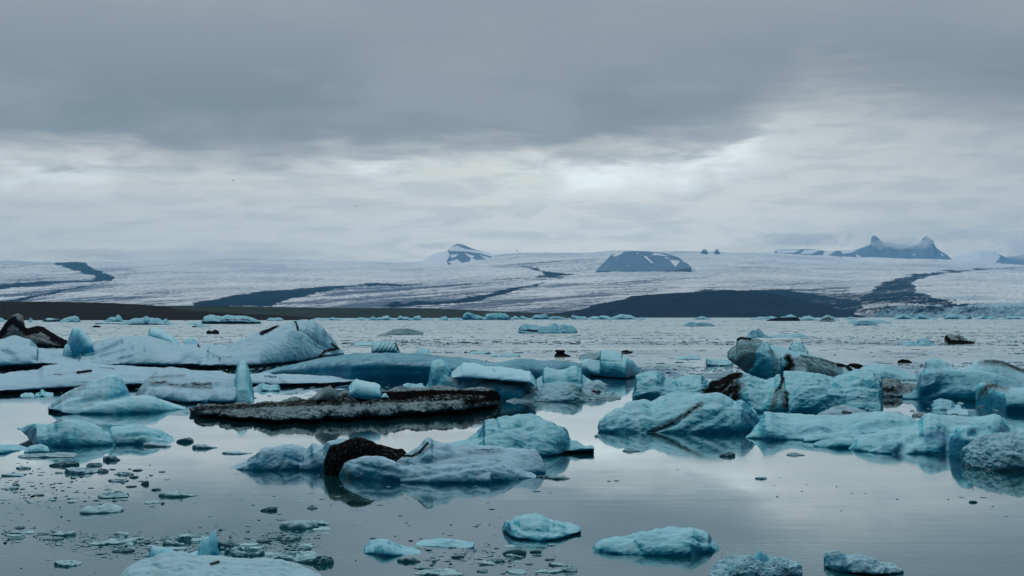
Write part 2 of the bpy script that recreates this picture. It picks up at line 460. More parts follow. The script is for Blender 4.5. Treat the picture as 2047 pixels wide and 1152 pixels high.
# ---------------------------------------------------------------- water
def water():
    m, k, b = mat('glacial_water')
    geo = k.n('ShaderNodeNewGeometry'); P = geo.outputs['Position']
    def st(x, y): 
        s = k.n('ShaderNodeVectorMath', operation='MULTIPLY'); k.t.links.new(P, s.inputs[0]); s.inputs[1].default_value = (x, y, 1); return s.outputs[0]
    sx = k.n('ShaderNodeSeparateXYZ'); k.t.links.new(P, sx.inputs[0])
    Y = sx.outputs[1]
    # thin slush that lies on the far half of the lagoon in wind rows, with open leads between
    lanes = k.noise(st(0.0022, 0.022), 1.0, 4, 0.5, 0.2)
    lanes2 = k.noise(st(0.02, 0.16), 1.0, 5, 0.6)
    far = k.ss(Y, 115, 230)
    s = k.m('ADD', k.m('MULTIPLY', lanes, 0.75), k.m('MULTIPLY', lanes2, 0.25))
    slush = k.m('MULTIPLY', k.ss(s, 0.425, 0.475), far)
    grain = k.noise(st(0.9, 0.5), 1.0, 5, 0.75)
    gg = k.m('ADD', k.m('MULTIPLY', grain, 0.5), k.m('MULTIPLY', lanes2, 0.5))
    sc = k.mix(k.ss(gg, 0.42, 0.56), (0.27, 0.37, 0.40), (0.55, 0.66, 0.68))
    c = k.mix(slush, (0.006, 0.065, 0.075), sc)
    k.put(b.inputs['Base Color'], c)
    patch = k.noise(st(0.03, 0.16), 1.0, 5, 0.6, 0.3)
    rg = k.m('ADD', k.m('ADD', k.m('MULTIPLY', slush, 0.42), k.ss(patch, 0.45, 0.7, 0.012, 0.07)), k.ss(Y, 120, 420, 0.0, 0.20))
    k.put(b.inputs['Roughness'], rg); k.put(b.inputs['Coat Roughness'], rg)
    k.put(b.inputs['Coat Weight'], k.m('SUBTRACT', 1.0, k.m('MULTIPLY', slush, 0.85)))
    k.put(b.inputs['Specular IOR Level'], k.m('SUBTRACT', 0.5, k.m('MULTIPLY', slush, 0.42)))
    b.inputs['IOR'].default_value = 1.42
    b.inputs['Coat IOR'].default_value = 1.40; b.inputs['Coat Tint'].default_value = (0.82, 0.98, 0.98, 1.0)
    r1 = k.noise(st(0.5, 1.8), 1.0, 4, 0.55, 0.2)
    r2 = k.noise(st(4.0, 7.0), 1.0, 3, 0.5)
    h = k.m('ADD', k.m('MULTIPLY', r1, 0.0036), k.m('MULTIPLY', r2, k.ss(patch, 0.46, 0.58, 0.0003, 0.006)))
    h = k.m('MULTIPLY', h, k.ss(Y, 40, 220, 1.0, 0.08))
    h = k.m('ADD', h, k.m('MULTIPLY', k.m('MULTIPLY', grain, slush), 0.03))
    bp = k.n('ShaderNodeBump'); bp.inputs['Strength'].default_value = 1.0; bp.inputs['Distance'].default_value = 1.0
    k.put(bp.inputs['Height'], h); k.t.links.new(bp.outputs[0], b.inputs['Normal'])
    xs = np.linspace(-6000, 6000, 25); ys = np.concatenate([np.linspace(-300, 300, 13), np.linspace(500, 9000, 18)])
    gx, gy = np.meshgrid(xs, ys); v = np.stack([gx.ravel(), gy.ravel(), 0*gx.ravel()], 1)
    n = len(xs); i = (np.arange(len(ys)-1)[:, None]*n+np.arange(n-1)).ravel()
    me = mesh_from('lagoon_water', v, np.stack([i, i+1, i+n+1, i+n], 1))
    tag(link('lagoon_water', me, m), kind='structure')
water()

# ---------------------------------------------------------------- glacier, hills and mountains
def sheet(name, top, base, prof, nx, ny, x0, x1, mats, dispf=None, paint=None, skirt=True, drop=0.0):
    """a terrain sheet that climbs from its foot to its skyline; prof(t, px) gives the distance"""
    xs = np.linspace(x0, x1, nx); t = np.linspace(0, 1, ny)
    PX, Tt = np.meshgrid(xs, t, indexing='xy')
    ty = lerp(top, PX); by = lerp(base, PX)
    PY = by+(ty-by)*Tt
    Y = prof(Tt, PX)
    X, Z = at(PX, PY, Y)
    v = np.stack([X.ravel(), Y.ravel(), Z.ravel()], 1)
    if dispf is not None: v[:, 2] += dispf(v, PX.ravel(), PY.ravel(), Tt.ravel())
    px, py = PX.ravel(), PY.ravel()
    # the back slope falls away behind the skyline; a skirt reaches below the water at the foot
    last = v[-nx:].copy(); b1 = last.copy(); b1[:, 1] *= 1.02; b1[:, 0] *= 1.02; b1[:, 2] -= 0.03*last[:, 1]*0+20
    b2 = last.copy(); b2[:, 1] *= 1.04; b2[:, 0] *= 1.04; b2[:, 2] = -0.5
    f0 = v[:nx].copy(); f0[:, 2] = -0.5
    allv = np.vstack([f0, v, b1, b2]); rows = ny+3
    i = (np.arange(rows-1)[:, None]*nx+np.arange(nx-1)).ravel()
    me = mesh_from(name, allv, np.stack([i, i+1, i+nx+1, i+nx], 1))
    ext = lambda a: np.concatenate([a[:nx], a, a[-nx:], a[-nx:]])
    for kx, a in (paint(px, py, v) if paint else {}).items(): set_attr(me, kx, ext(a))
    return link(name, me, mats)

GS = [(-150, 523), (0, 521), (110, 524), (240, 524), (350, 518), (500, 516), (650, 521), (800, 525), (880, 521), (940, 512), (1000, 509), (1040, 505), (1110, 506),
      (1170, 505), (1230, 501), (1290, 502), (1400, 503), (1545, 506), (1620, 510), (1700, 514), (1800, 517), (1900, 520), (1990, 526), (2047, 530), (2200, 534)]
def gl_mat():
    m, k, b = mat('glacier_surface')
    geo = k.n('ShaderNodeNewGeometry'); P = geo.outputs['Position']
    s1 = k.n('ShaderNodeVectorMath', operation='MULTIPLY'); k.t.links.new(P, s1.inputs[0]); s1.inputs[1].default_value = (0.006, 0.0016, 0.0)
    rot = k.n('ShaderNodeVectorRotate', rotation_type='Z_AXIS'); rot.inputs['Angle'].default_value = math.radians(-38); k.t.links.new(P, rot.inputs['Vector'])
    s2 = k.n('ShaderNodeVectorMath', operation='MULTIPLY'); k.t.links.new(rot.outputs[0], s2.inputs[0]); s2.inputs[1].default_value = (0.0016, 0.014, 0.0)
    fine1 = k.noise(P, 0.022, 7, 0.7); fine2 = k.noise(P, 0.085, 4, 0.7)
    fine = k.m('ADD', k.m('MULTIPLY', fine1, 0.45), k.m('MULTIPLY', fine2, 0.55))
    str_ = k.noise(s2.outputs[0], 1.0, 6, 0.65, 0.3)
    big = k.noise(P, 0.0011, 5, 0.55)
    blue = attr(k, 'blue')
    c = k.mix(k.ss(k.m('ADD', k.m('MULTIPLY', fine, 0.65), k.m('MULTIPLY', big, 0.35)), 0.40, 0.55), (0.50, 0.58, 0.62), (0.97, 0.98, 0.97))
    c = k.mix(k.m('MULTIPLY', k.ss(str_, 0.52, 0.64), 0.6), c, (0.30, 0.35, 0.45))
    c = k.mix(k.m('MULTIPLY', k.ss(k.m('ADD', blue, k.m('MULTIPLY', k.m('SUBTRACT', fine, 0.5), 1.6)), 0.3, 1.0), 0.7), c, (0.16, 0.46, 0.60))
    grime = k.m('ADD', attr(k, 'grime'), k.m('ADD', k.m('MULTIPLY', k.m('SUBTRACT', str_, 0.5), 2.2), k.m('MULTIPLY', k.m('SUBTRACT', fine, 0.5), 1.6)))
    grime = k.m('MULTIPLY', k.ss(grime, 0.25, 0.95), k.ss(attr(k, 'grime'), 0.0, 0.3))
    c = k.mix(k.m('MULTIPLY', grime, 0.9), c, (0.085, 0.125, 0.19))
    dn = k.m('ADD', attr(k, 'dirt'), k.m('ADD', k.m('MULTIPLY', k.m('SUBTRACT', fine, 0.5), 1.6), k.m('MULTIPLY', k.m('SUBTRACT', str_, 0.5), 1.6)))
    c = k.mix(k.m('MULTIPLY', k.ss(dn, 0.30, 0.62), k.ss(attr(k, 'dirt'), 0.02, 0.2)), c, (0.010, 0.024, 0.050))
    k.put(b.inputs['Base Color'], c); b.inputs['Roughness'].default_value = 1.0; b.inputs['Specular IOR Level'].default_value = 0.0
    bp = k.n('ShaderNodeBump'); bp.inputs['Strength'].default_value = 0.8; bp.inputs['Distance'].default_value = 22
    k.put(bp.inputs['Height'], k.m('ADD', fine, k.m('MULTIPLY', str_, 0.6))); k.t.links.new(bp.outputs[0], b.inputs['Normal'])
    return m
MOR = [
 [(107,526),(150,521),(175,527),(180,534),(205,545),(230,556),(221,562),(160,565),(60,572),(0,580),(-90,587),(-90,574),(0,568),(60,565),(130,562),(185,560),(188,552),(150,541),(120,532)],
 [(222,567),(190,571),(150,578),(110,587),(60,598),(0,606),(-60,612),(-60,604),(0,602),(40,597),(90,587),(130,579),(170,572)],
 [(1040,534),(1066,535),(1100,545),(1162,549),(1130,553),(1070,555),(1000,558),(930,564),(850,569),(790,572),(720,573),(670,579),(620,590),(580,600),(540,612),(400,614),(380,608),(420,600),(470,591),(520,584),(600,577),(680,572),(740,569),(860,567),(960,562),(1060,556),(1088,549),(1075,541)],
 [(760,614),(790,607),(815,609),(830,603),(860,604),(900,600),(950,592),(1020,577),(1090,566),(1025,583),(960,600),(900,608),(850,611),(800,614)],
 [(2200,533),(2047,534),(1950,538),(1880,542),(1830,549),(1790,557),(1760,568),(1740,582),(1715,598),(1720,606),(1790,606),(1850,608),(1900,616),(1930,616),(1900,604),(1862,594),(1835,582),(1822,568),(1835,558),(1870,550),(1960,541),(2047,536.5),(2200,536)],
 [(1160,632),(1180,612),(1230,601),(1300,590),(1400,583),(1500,580),(1600,583),(1660,593),(1715,600),(1730,618),(1700,634)],
]
def gl_paint(px, py, v):
    yy = py+np.where(px < 1100, .078*px, .078*1100+.055*(px-1100))
    flow = fbm(np.stack([px/300, yy/3.2, 0*px], 1), 4, .62); flow2 = fbm(np.stack([px/500, yy/11+9, 0*px], 1), 3)
    low = np.clip((py-528)/45, 0.25, 1)
    j1 = fbm(v/np.array((240, 420, 9999.)), 4, .6); j2 = fbm(v/np.array((240, 420, 9999.))+40, 4, .6)
    px = px+j1*16; py = py+j2*5.5
    dirt = np.zeros(len(px))
    for i_, P_ in enumerate(MOR): dirt = np.maximum(dirt, poly_soft(px, py, P_, 2.0)*(np.clip(1-(px-1520)/420, .68, 1) if i_ > 3 else 1))
    spk = poly_soft(px, py, [(1480,585),(1560,575),(1700,582),(1760,575),(1850,590),(1950,606),(2000,625),(1960,633),(1500,634)], 9)
    dirt = np.maximum(dirt, spk*0.50)
    grime = poly_soft(px, py, [(-200,575),(60,572),(330,575),(450,592),(620,575),(900,575),(1100,562),(1300,560),(1500,566),(1700,572),(1700,640),(-200,640)], 11)*0.62
    grime = np.maximum(grime, poly_soft(px, py, [(740,580),(1000,572),(1180,575),(1250,590),(1160,620),(1100,640),(600,640)], 10)*0.95)
    grime = np.maximum(grime, poly_soft(px, py, [(-100,528),(100,524),(240,530),(330,545),(200,563),(-100,566)], 8)*0.5)
    grime = np.maximum(grime, poly_soft(px, py, [(960,520),(1150,510),(1300,540),(1180,552),(1000,545)], 8)*0.42)
    blue = poly_soft(px, py, [(1700,606),(1850,590),(1900,560),(2200,560),(2200,640),(1650,640)], 22)*(0.42+0.8*flow2)
    blue = np.maximum(blue, poly_soft(px, py, [(1330,505),(1560,510),(1760,520),(1760,536),(1500,534),(1360,530)], 6)*0.4)
    blue = np.maximum(blue, poly_soft(px, py, [(1760,612),(2200,600),(2200,640),(1740,640)], 5)*0.9)
    grime = np.clip(grime*(0.75+flow*1.1+flow2*.9)+np.clip(flow*1.3+flow2*1.7-.10, 0, 1)*.75*low, 0, 1.2)
    dirt = np.clip(dirt+np.clip(flow-.28, 0, 1)*.9*low*(dirt > .02), 0, 1)
    return dict(dirt=dirt, grime=grime, blue=blue)
def gl_disp(v, px, py, t):
    front = poly_soft(px, py, [(1690,604),(1850,585),(2200,580),(2200,660),(1690,660)], 12)
    a = fbm(v/np.array((42, 60, 400.0)), 4, 0.55, True)*5.0
    b = fbm(v/np.array((300, 500, 4000.0)), 3)*8.0
    c = fbm(v/np.array((28, 34, 400.0)), 3, 0.6, True)*10.0*front
    far = np.clip((v[:, 1]-3500)/4000, 0, 1)
    return (a*(0.8+far)+b+c)*np.clip(t/0.02+0.15*front, 0, 1)
def gl_prof(t, px):
    wall = np.clip((px-1690)/120, 0, 1)              # an ice cliff stands in the water on the right
    tt = np.clip((t-0.16*wall)/(1-0.16*wall), 0, 1)
    return 3600+60*np.minimum(t/0.16, 1)*wall+8800*tt**1.5
sheet('glacier', GS, [(-400, 635.2), (2500, 635.2)], gl_prof, 1250, 230, -160, 2200, gl_mat(), gl_disp, gl_paint)
tag(bpy.data.objects['glacier'], kind='structure')

def ridge(name, top, foot, Y0, Y1, mats, snow=(), amp=1.0, nx=400, ny=40, pw=1.0):
    x0, x1 = top[0][0], top[-1][0]
    sc = Y0/F
    def disp(v, px, py, t): 
        return fbm(v/sc/np.array((18, 40, 14.0)), 5, 0.55, True)*amp*sc*np.sin(np.clip(t, 0, 1)*math.pi*0.92+0.1)
    def paint(px, py, v):
        s = np.zeros(len(px)); j = fbm(v/sc/8, 3)*2.2
        for P_ in snow: s = np.maximum(s, poly_soft(px+j, py+j*0.5, P_, 0.8))
        return dict(snow=s)
    o = sheet(name, top, foot, lambda t, p: Y0+(Y1-Y0)*t**pw, nx, ny, x0, x1, mats, disp, paint)
    tag(o, kind='structure'); return o

# low cloud lying on the ice cap and round the right-hand peaks
def low_cloud(px, py, wpx, hpx, D, deep, dens, seed):
    m = bpy.data.materials.new('low_cloud'); m.use_nodes = True; t = m.node_tree; t.nodes.clear(); k = NT(t)
    o = t.nodes.new('ShaderNodeOutputMaterial'); v = t.nodes.new('ShaderNodeVolumePrincipled')
    tc = k.n('ShaderNodeTexCoord'); P = tc.outputs['Object']
    ln = k.n('ShaderNodeVectorMath', operation='LENGTH'); t.links.new(P, ln.inputs[0])
    s_ = k.n('ShaderNodeVectorMath', operation='MULTIPLY_ADD'); t.links.new(P, s_.inputs[0])
    asp = wpx/hpx; s_.inputs[1].default_value = (1.3*min(asp, 9)**.7, 1.5, 1.5); s_.inputs[2].default_value = (seed, seed*2, seed*3)
    nn = k.noise(s_.outputs[0], 1.0, 4, 0.6)
    f = k.m('ADD', k.m('SUBTRACT', 1.0, ln.outputs['Value']), k.m('MULTIPLY', k.m('SUBTRACT', nn, 0.5), 1.9))
    k.put(v.inputs['Density'], k.m('MULTIPLY', k.ss(f, 0.15, 0.75), dens))
    v.inputs['Color'].default_value = (0.98, 0.99, 1.0, 1); v.inputs['Anisotropy'].default_value = 0.0
    t.links.new(v.outputs[0], o.inputs['Volume'])
    V = []; nu, nv = 20, 10
    for i in range(1, nv):
        for j in range(nu):
            a, b = math.pi*i/nv, 2*math.pi*j/nu; V.append((math.sin(a)*math.cos(b), math.sin(a)*math.sin(b), math.cos(a)))
    V += [(0, 0, 1), (0, 0, -1)]; n0 = (nv-1)*nu; Fc = []
    for i in range(nv-2):
        for j in range(nu): Fc.append((i*nu+j, (i+1)*nu+j, (i+1)*nu+(j+1) % nu, i*nu+(j+1) % nu))
    for j in range(nu): Fc.append((n0, j, (j+1) % nu)); Fc.append((n0+1, (nv-2)*nu+(j+1) % nu, (nv-2)*nu+j))
    ob = link('low_cloud', mesh_from('low_cloud', V, Fc), m)
    x, z = at(px, py, D); ob.location = (float(x), D, float(z)); ob.scale = (wpx/2*D/F, deep/2, hpx/2*D/F)
    tag(ob, kind='stuff')

# rounded nunatak in the middle, snow flecks on it
ridge('rock_hill', [(1192,541),(1200,532),(1212,520),(1222,510),(1240,504),(1265,502),(1300,503),(1330,507),(1355,514),(1374,526),(1378,531),(1382,534)],
      [(1192,541.5),(1230,544),(1300,546),(1350,541),(1382,535)], 8650, 9300, ROCK, amp=1.5,
      snow=[[(1222,512),(1236,504),(1250,503),(1232,513)], [(1290,503),(1310,505),(1302,510),(1340,513),(1318,507)], [(1286,512),(1292,512),(1306,526),(1303,527)],
            [(1338,519),(1360,522),(1354,529),(1350,534),(1344,527)], [(1328,513),(1340,518),(1330,517)], [(1360,516),(1378,528),(1366,524)], [(1254,530),(1257,533),(1253,532)], [(1272,506),(1278,507),(1274,509)]])
# snow peak half lost in cloud
SNOWY = rock_material('snowy_rock', (0.14, 0.21, 0.29), (0.85, 0.88, 0.92))
ridge('snow_mountain', [(838,528),(850,518),(862,510),(878,505),(892,502),(904,493),(914,487),(924,488),(936,494),(950,499),(968,503),(985,508),(1002,515),(1018,524),(1030,529)],
      [(838,541),(870,540),(960,539),(1030,536)], 10800, 12200, SNOWY, amp=1.6,
      snow=[[(820,545),(820,480),(897,480),(895,500),(899,512),(893,522),(898,545)], [(893,496),(915,492),(930,498),(985,505),(1040,520),(1040,550),(940,550),(990,528),(1004,524),(998,517),(960,507),(930,503),(900,502)],
            [(928,506),(948,512),(945,517),(958,522),(952,532),(938,524),(942,517)], [(958,510),(978,515),(972,519)], [(900,510),(918,508),(910,514),(902,516)], [(896,524),(914,519),(925,527),(905,529)], [(962,522),(985,523),(970,527)]])
low_cloud(896, 489, 110, 16, 10600, 300, .0030, 6.1)
# blue peaks on the right
ridge('rock_mountain', [(1545,508),(1552,499),(1580,499),(1620,498),(1650,502),(1690,501),(1715,498),(1728,494),(1740,488),(1742,474),(1748,471),(1758,478),(1768,485),(1780,484),(1795,489),(1806,487),
      (1822,492),(1838,487),(1845,476),(1852,472),(1866,482),(1870,494),(1880,502),(1895,511),(1903,519)],
      [(1545,508.5),(1620,512),(1700,517),(1780,521),(1860,522),(1903,520)], 13200, 14400, ROCK, amp=2.0, nx=700, ny=60,
      snow=[[(1550,500),(1600,500),(1585,506),(1555,506)], [(1608,500),(1640,500),(1622,508),(1600,508)], [(1650,502),(1672,501),(1655,512),(1645,510)], [(1680,502),(1716,499),(1700,506),(1684,507)], [(1712,509),(1722,513),(1712,515)], [(1826,508),(1832,511),(1824,510)], [(1880,504),(1888,512),(1882,511)]])
ridge('distant_mountain', [(1890,522),(1905,513),(1930,508),(1960,500),(1985,503),(2010,514),(2030,512),(2047,508),(2200,500)],
      [(1890,523),(1985,530),(2200,538)], 14500, 15500, SNOWY, amp=1.0, snow=[[(1880,525),(1890,500),(1925,505),(1990,495),(2000,515),(1985,530)]])
# snow tips standing out of the ice cap
for i, (x, y, w) in enumerate(((1408, 499, 7), (1433, 499, 5))):
    ridge('rock_outcrop', [(x-w, y+5), (x-w*0.4, y), (x+w*0.2, y-0.6), (x+w*0.6, y+1.4), (x+w, y+5)], [(x-w, y+6), (x+w, y+6)], 11900, 12050, ROCK, amp=0.4, nx=30, ny=8)

def hill_material(name, a, b_, c_):
    m, k, b = mat(name)
    geo = k.n('ShaderNodeNewGeometry')
    s = k.n('ShaderNodeVectorMath', operation='MULTIPLY'); k.t.links.new(geo.outputs['Position'], s.inputs[0]); s.inputs[1].default_value = (0.008, 0.02, 0.25)
    n = k.noise(s.outputs[0], 1.0, 6, 0.6, 0.4); f = k.noise(geo.outputs['Position'], 0.12, 6, 0.7)
    c = k.mix(k.ss(n, 0.4, 0.65), a, b_); c = k.mix(k.ss(f, 0.5, 0.7), c, c_)
    k.put(b.inputs['Base Color'], c); b.inputs['Roughness'].default_value = 1.0; b.inputs['Specular IOR Level'].default_value = 0.0
    bp = k.n('ShaderNodeBump'); bp.inputs['Strength'].default_value = 0.9; bp.inputs['Distance'].default_value = 3
    k.put(bp.inputs['Height'], f); k.t.links.new(bp.outputs[0], b.inputs['Normal'])
    return m
MOSS = hill_material('mossy_gravel', (0.022, 0.022, 0.009), (0.048, 0.050, 0.014), (0.016, 0.013, 0.009))
GRAVEL = hill_material('dark_gravel', (0.020, 0.012, 0.006), (0.034, 0.024, 0.010), (0.010, 0.006, 0.004))
BLACK = hill_material('moraine_gravel', (0.010, 0.016, 0.030), (0.022, 0.030, 0.048), (0.006, 0.009, 0.018))
ridge('moraine_hill', [(-160,612),(250,612),(380,611),(450,612),(560,614),(700,616),(830,616),(900,618),(980,622),(1100,627),(1180,633)], [(-160,636.2),(1180,636.2)], 2750, 3300, MOSS, amp=2.2, nx=700, ny=40)
ridge('gravel_hill', [(-160,606),(0,604),(60,603),(140,604),(220,606),(290,609),(330,613),(352,618),(380,621),(430,624),(520,629),(600,633),(640,637)], [(-160,641),(640,640)], 1500, 1750, GRAVEL, amp=2.0, nx=600, ny=40)
ridge('black_hill', [(1010,633.5),(1060,629),(1130,624),(1165,618),(1200,609),(1250,598),(1262,592),(1290,590),(1350,586),(1400,584),(1450,581),(1500,582),(1550,588),(1600,598),(1650,611),(1700,624),(1730,634)],
      [(1010,636),(1730,636)], 3350, 3700, BLACK, amp=4.5, nx=700, ny=50)

# ---------------------------------------------------------------- haze
def haze():
    m = bpy.data.materials.new('haze'); m.use_nodes = True; t = m.node_tree; t.nodes.clear()
    o = t.nodes.new('ShaderNodeOutputMaterial'); v = t.nodes.new('ShaderNodeVolumePrincipled')
    v.inputs['Color'].default_value = (0.26, 0.66, 1.0, 1); v.inputs['Density'].default_value = 3.6e-5; v.inputs['Anisotropy'].default_value = 0.0
    t.links.new(v.outputs[0], o.inputs['Volume'])
    x, y0, y1, z0, z1 = 7500, -400, 16400, -1.6, 1000
    v_ = [(-x,y0,z0),(x,y0,z0),(x,y1,z0),(-x,y1,z0),(-x,y0,z1),(x,y0,z1),(x,y1,z1),(-x,y1,z1)]
    me = mesh_from('haze', v_, [(0,3,2,1),(4,5,6,7),(0,1,5,4),(1,2,6,5),(2,3,7,6),(3,0,4,7)], smooth=False)
    tag(link('haze', me, m), kind='stuff')
haze()

low_cloud(1800, 486, 190, 34, 12900, 500, .0060, 1.3)
low_cloud(1960, 470, 330, 40, 13000, 900, .0035, 4.1)
low_cloud(2050, 497, 130, 60, 13600, 900, .0050, 7.7)
low_cloud(1600, 478, 330, 40, 13300, 900, .0035, 5.2)
low_cloud(862, 492, 120, 22, 10500, 500, .0040, 2.9)
low_cloud(380, 510, 900, 34, 10600, 1500, .0019, 9.4)

# ---------------------------------------------------------------- the icebergs, far to near
# left: black and white bergs
berg('black tapering iceberg with a raised rounded head at the far left', [
  L([(-14,690),(-4,668),(6,656),(16,640),(25,630),(36,627),(45,632),(44,645),(50,655),(62,660)], [(-14,697),(62,697)], cb=4, n=2.6, ends=(.6,.6)),
  L([(40,655),(54,657),(75,652),(88,655),(100,664),(118,674),(134,681),(136,692)], [(40,697),(136,697)], cb=5, n=2.4)],
  vox=1.2, rough=.5, ridge=.5, m=ICE_DARK,
  paint=[('dirt', [(0,672),(15,648),(28,640),(40,650),(52,662),(90,668),(134,690)], 9, 1.0), ('dirt', [(60,660),(90,656),(134,682)], 7, 1.0), ('dirt', [(0,690),(136,696)], 6, .9),
         ('grime', [(-20,625),(140,625),(140,700),(-20,700),(-20,625)], 3, .8), ('dirt', [(62,672),(80,664),(98,675),(90,684),(62,672)], 3, -1.2)],
  carve=[([(60,668),(100,680),(125,688)], 3, 2)])

berg('huge white iceberg at left with upright blue slabs on its back and domed right end', [
  L([(-60,690),(0,680),(30,672),(60,680),(76,700),(110,706),(160,707),(210,706),(300,712),(420,712)], [(-60,748),(0,746),(80,740),(160,733),(240,731),(330,737),(420,740)], cb=[(-60,30),(420,22)], n=2.0, lift=[(-60,16),(0,15),(90,13),(140,6),(200,2),(300,7),(420,9)]),
  L([(160,704),(172,701),(190,690),(215,678),(260,673),(300,673),(330,682),(360,692),(400,690),(440,692),(480,700)], [(160,731),(240,731),(330,737),(420,741),(480,738)], cb=24, n=1.7, lift=[(160,1),(240,2),(300,7),(380,11),(480,9)]),
  L([(400,712),(420,694),(450,692),(480,682),(510,668),(530,660),(560,650),(590,641),(612,640),(630,644),(645,655),(655,668),(668,682),(677,696),(687,703),(686,708)],
    [(400,741),(480,738),(560,731),(620,722),(670,713),(687,710)], cb=[(400,22),(600,16),(687,8)], n=1.9, lift=[(400,9),(560,9),(640,5),(687,3)]),
  L([(440,712),(480,700),(520,685),(555,668),(575,657),(590,660),(620,675),(650,695),(662,708)], [(440,740),(520,737),(600,728),(662,716)], cb=9, n=1.5, lift=8),
  L([(-20,716),(0,700),(20,690),(55,692),(75,696),(72,716)], [(-20,741),(72,739)], cb=8, n=2.8, lift=9, ends=(.8,.8)),
  L([(297,668),(299,656),(310,655),(325,660),(345,672),(358,688),(362,694)], [(298,712),(362,716)], cb=5, n=2.6, part='ice_slab', air=[(298,34),(330,26),(362,22)], m=dict(blue=.1, m=ICE_THIN, rough=.4, ridge=.4), ends=(.6,.5)),
  L([(367,692),(370,680),(376,675),(385,675),(395,684),(402,692)], [(367,716),(402,716)], cb=4, n=2.2, part='ice_slab', m=dict(blue=.4, m=ICE_THIN, rough=.4, ridge=.4)),
  L([(133,700),(136,680),(143,660),(148,655),(160,655),(168,662),(178,674),(187,684)], [(133,723),(187,727)], cb=4, n=2.6, part='ice_slab', m=dict(blue=.25, m=ICE_THIN, rough=.4, ridge=.4), ends=(.6,.5)),
  L([(127,705),(130,692),(138,685),(153,684),(155,705)], [(127,724),(155,724)], cb=4, n=2.8, part='ice_block', m=dict(blue=.0, m=ICE_THIN, rough=.4, ridge=.4), ends=(.8,.8)),
  ], name='iceberg', vox=1.5, rough=.8, ridge=.7, smooth=3, blue=-.12, m=ICE_WHITE,
  paint=[('dirt', [(523,667),(540,659),(553,651)], 4.5, 1.0), ('dirt', [(590,642),(593,650),(596,660)], 3, .8), ('dirt', [(664,688),(676,697),(650,702),(640,712)], 4, .8), ('dirt', [(600,660),(620,672),(640,690)], 3, .45),
         ('blue', [(190,705),(215,696),(235,686)], 6, .9), ('blue', [(200,712),(232,704),(250,700)], 4, .8), ('blue', [(235,718),(265,712)], 4, .7), ('blue', [(10,700),(28,708),(36,722)], 6, .9), ('blue', [(350,728),(375,712),(400,718),(395,732)], 8, .8),
         ('dirt', [(415,702),(440,716),(425,712),(462,714)], 3, .45), ('grime', [(-20,738),(100,734),(300,735),(600,722)], 3, .4)],
  carve=[([(150,712),(190,700),(240,684)], 5, 4), ([(180,718),(235,706),(262,697)], 4, 4), ([(215,724),(265,712),(285,700)], 4, 3), ([(8,698),(25,706),(36,725)], 5, 4),
         ([(480,700),(520,682),(560,662),(590,650)], 4, 3), ([(400,712),(430,722),(450,735)], 8, 3), ([(590,645),(630,680),(660,700)], 4, 2.5)])

berg('low white drift-like iceberg along the left edge in front of the huge white one', [
  L([(-60,757),(0,750),(40,745),(76,742),(88,734),(125,729),(180,728),(230,732),(300,737),(380,742)], [(-60,792),(0,790),(70,786),(140,782),(200,778),(260,776),(380,776)], cb=22, n=1.9, lift=[(-60,8),(120,8),(200,7),(280,8),(380,5)])],
  vox=1.5, rough=.9, ridge=.6, smooth=3, blue=-.3, m=ICE_WHITE, paint=[('dirt', [(155,745),(172,743),(181,742)], 3.2, .95), ('dirt', [(108,748),(125,749)], 1.5, .5), ('dirt', [(200,735),(228,737)], 2, .5)],
  carve=[([(100,750),(150,748),(185,741),(250,740)], 4, 3.5)])

berg('white iceberg with a finger-like upright pillar at its right end', [
  L([(272,792),(280,776),(295,758),(315,742),(330,738),(345,735),(370,739),(400,743),(430,743),(450,746),(472,752),(490,768),(500,790)], [(272,797),(330,800),(400,806),(450,804),(500,800)], cb=[(272,12),(340,26),(450,26),(500,10)], n=1.7),
  L([(272,794),(290,783),(312,769),(325,768),(345,772),(370,779),(395,787),(412,783),(430,777),(460,776),(478,772),(497,775),(502,792)], [(272,798),(330,803),(380,808),(415,805),(440,808),(470,806),(500,800)], cb=8, n=1.8, lift=[(272,1),(380,3),(502,4)]),
  L([(440,790),(458,780),(467,768),(472,750),(474,732),(478,722),(484,720),(492,723),(498,736),(501,752),(505,772),(508,793)], [(440,806),(508,804)], cb=13, n=1.35, part='ice_pillar', m=dict(blue=-.7, vox=1.1, m=ICE_THIN, rough=.5, ridge=.5), ends=(.7,.7))],
  vox=1.3, rough=.8, ridge=.7, smooth=2, m=ICE_WHITE,
  paint=[('dirt', [(385,767),(400,768),(420,767)], 5, .62), ('grime', [(300,755),(340,752),(370,751)], 3, .7), ('grime', [(280,790),(300,765),(330,765),(350,772),(420,774)], 6, .6), ('dirt', [(312,765),(330,764)], 1.6, .7), ('dirt', [(335,769),(355,770)], 2, .6),
         ('blue', [(370,768),(410,778)], 6, .5)],
  carve=[([(300,770),(350,768),(400,776),(440,768)], 5, 5), ([(330,760),(380,758),(440,758)], 4, 2)])

berg('flat greyish white floe with a brown smear behind the dark flat floe', [
  L([(496,750),(520,748),(535,746),(552,753),(565,750),(600,751),(650,754),(700,757),(727,759)], [(496,773),(560,774),(610,773),(670,770),(727,763)], cb=[(496,14),(727,8)], n=2.2, lift=[(496,5),(600,6),(727,3)])],
  name='ice_floe', cat='ice floe', vox=1.2, rough=.5, ridge=.4, m=ICE_WHITE, paint=[('dirt', [(530,752),(552,754)], 2.5, .6), ('grime', [(500,766),(570,766),(560,758)], 5, .5)])

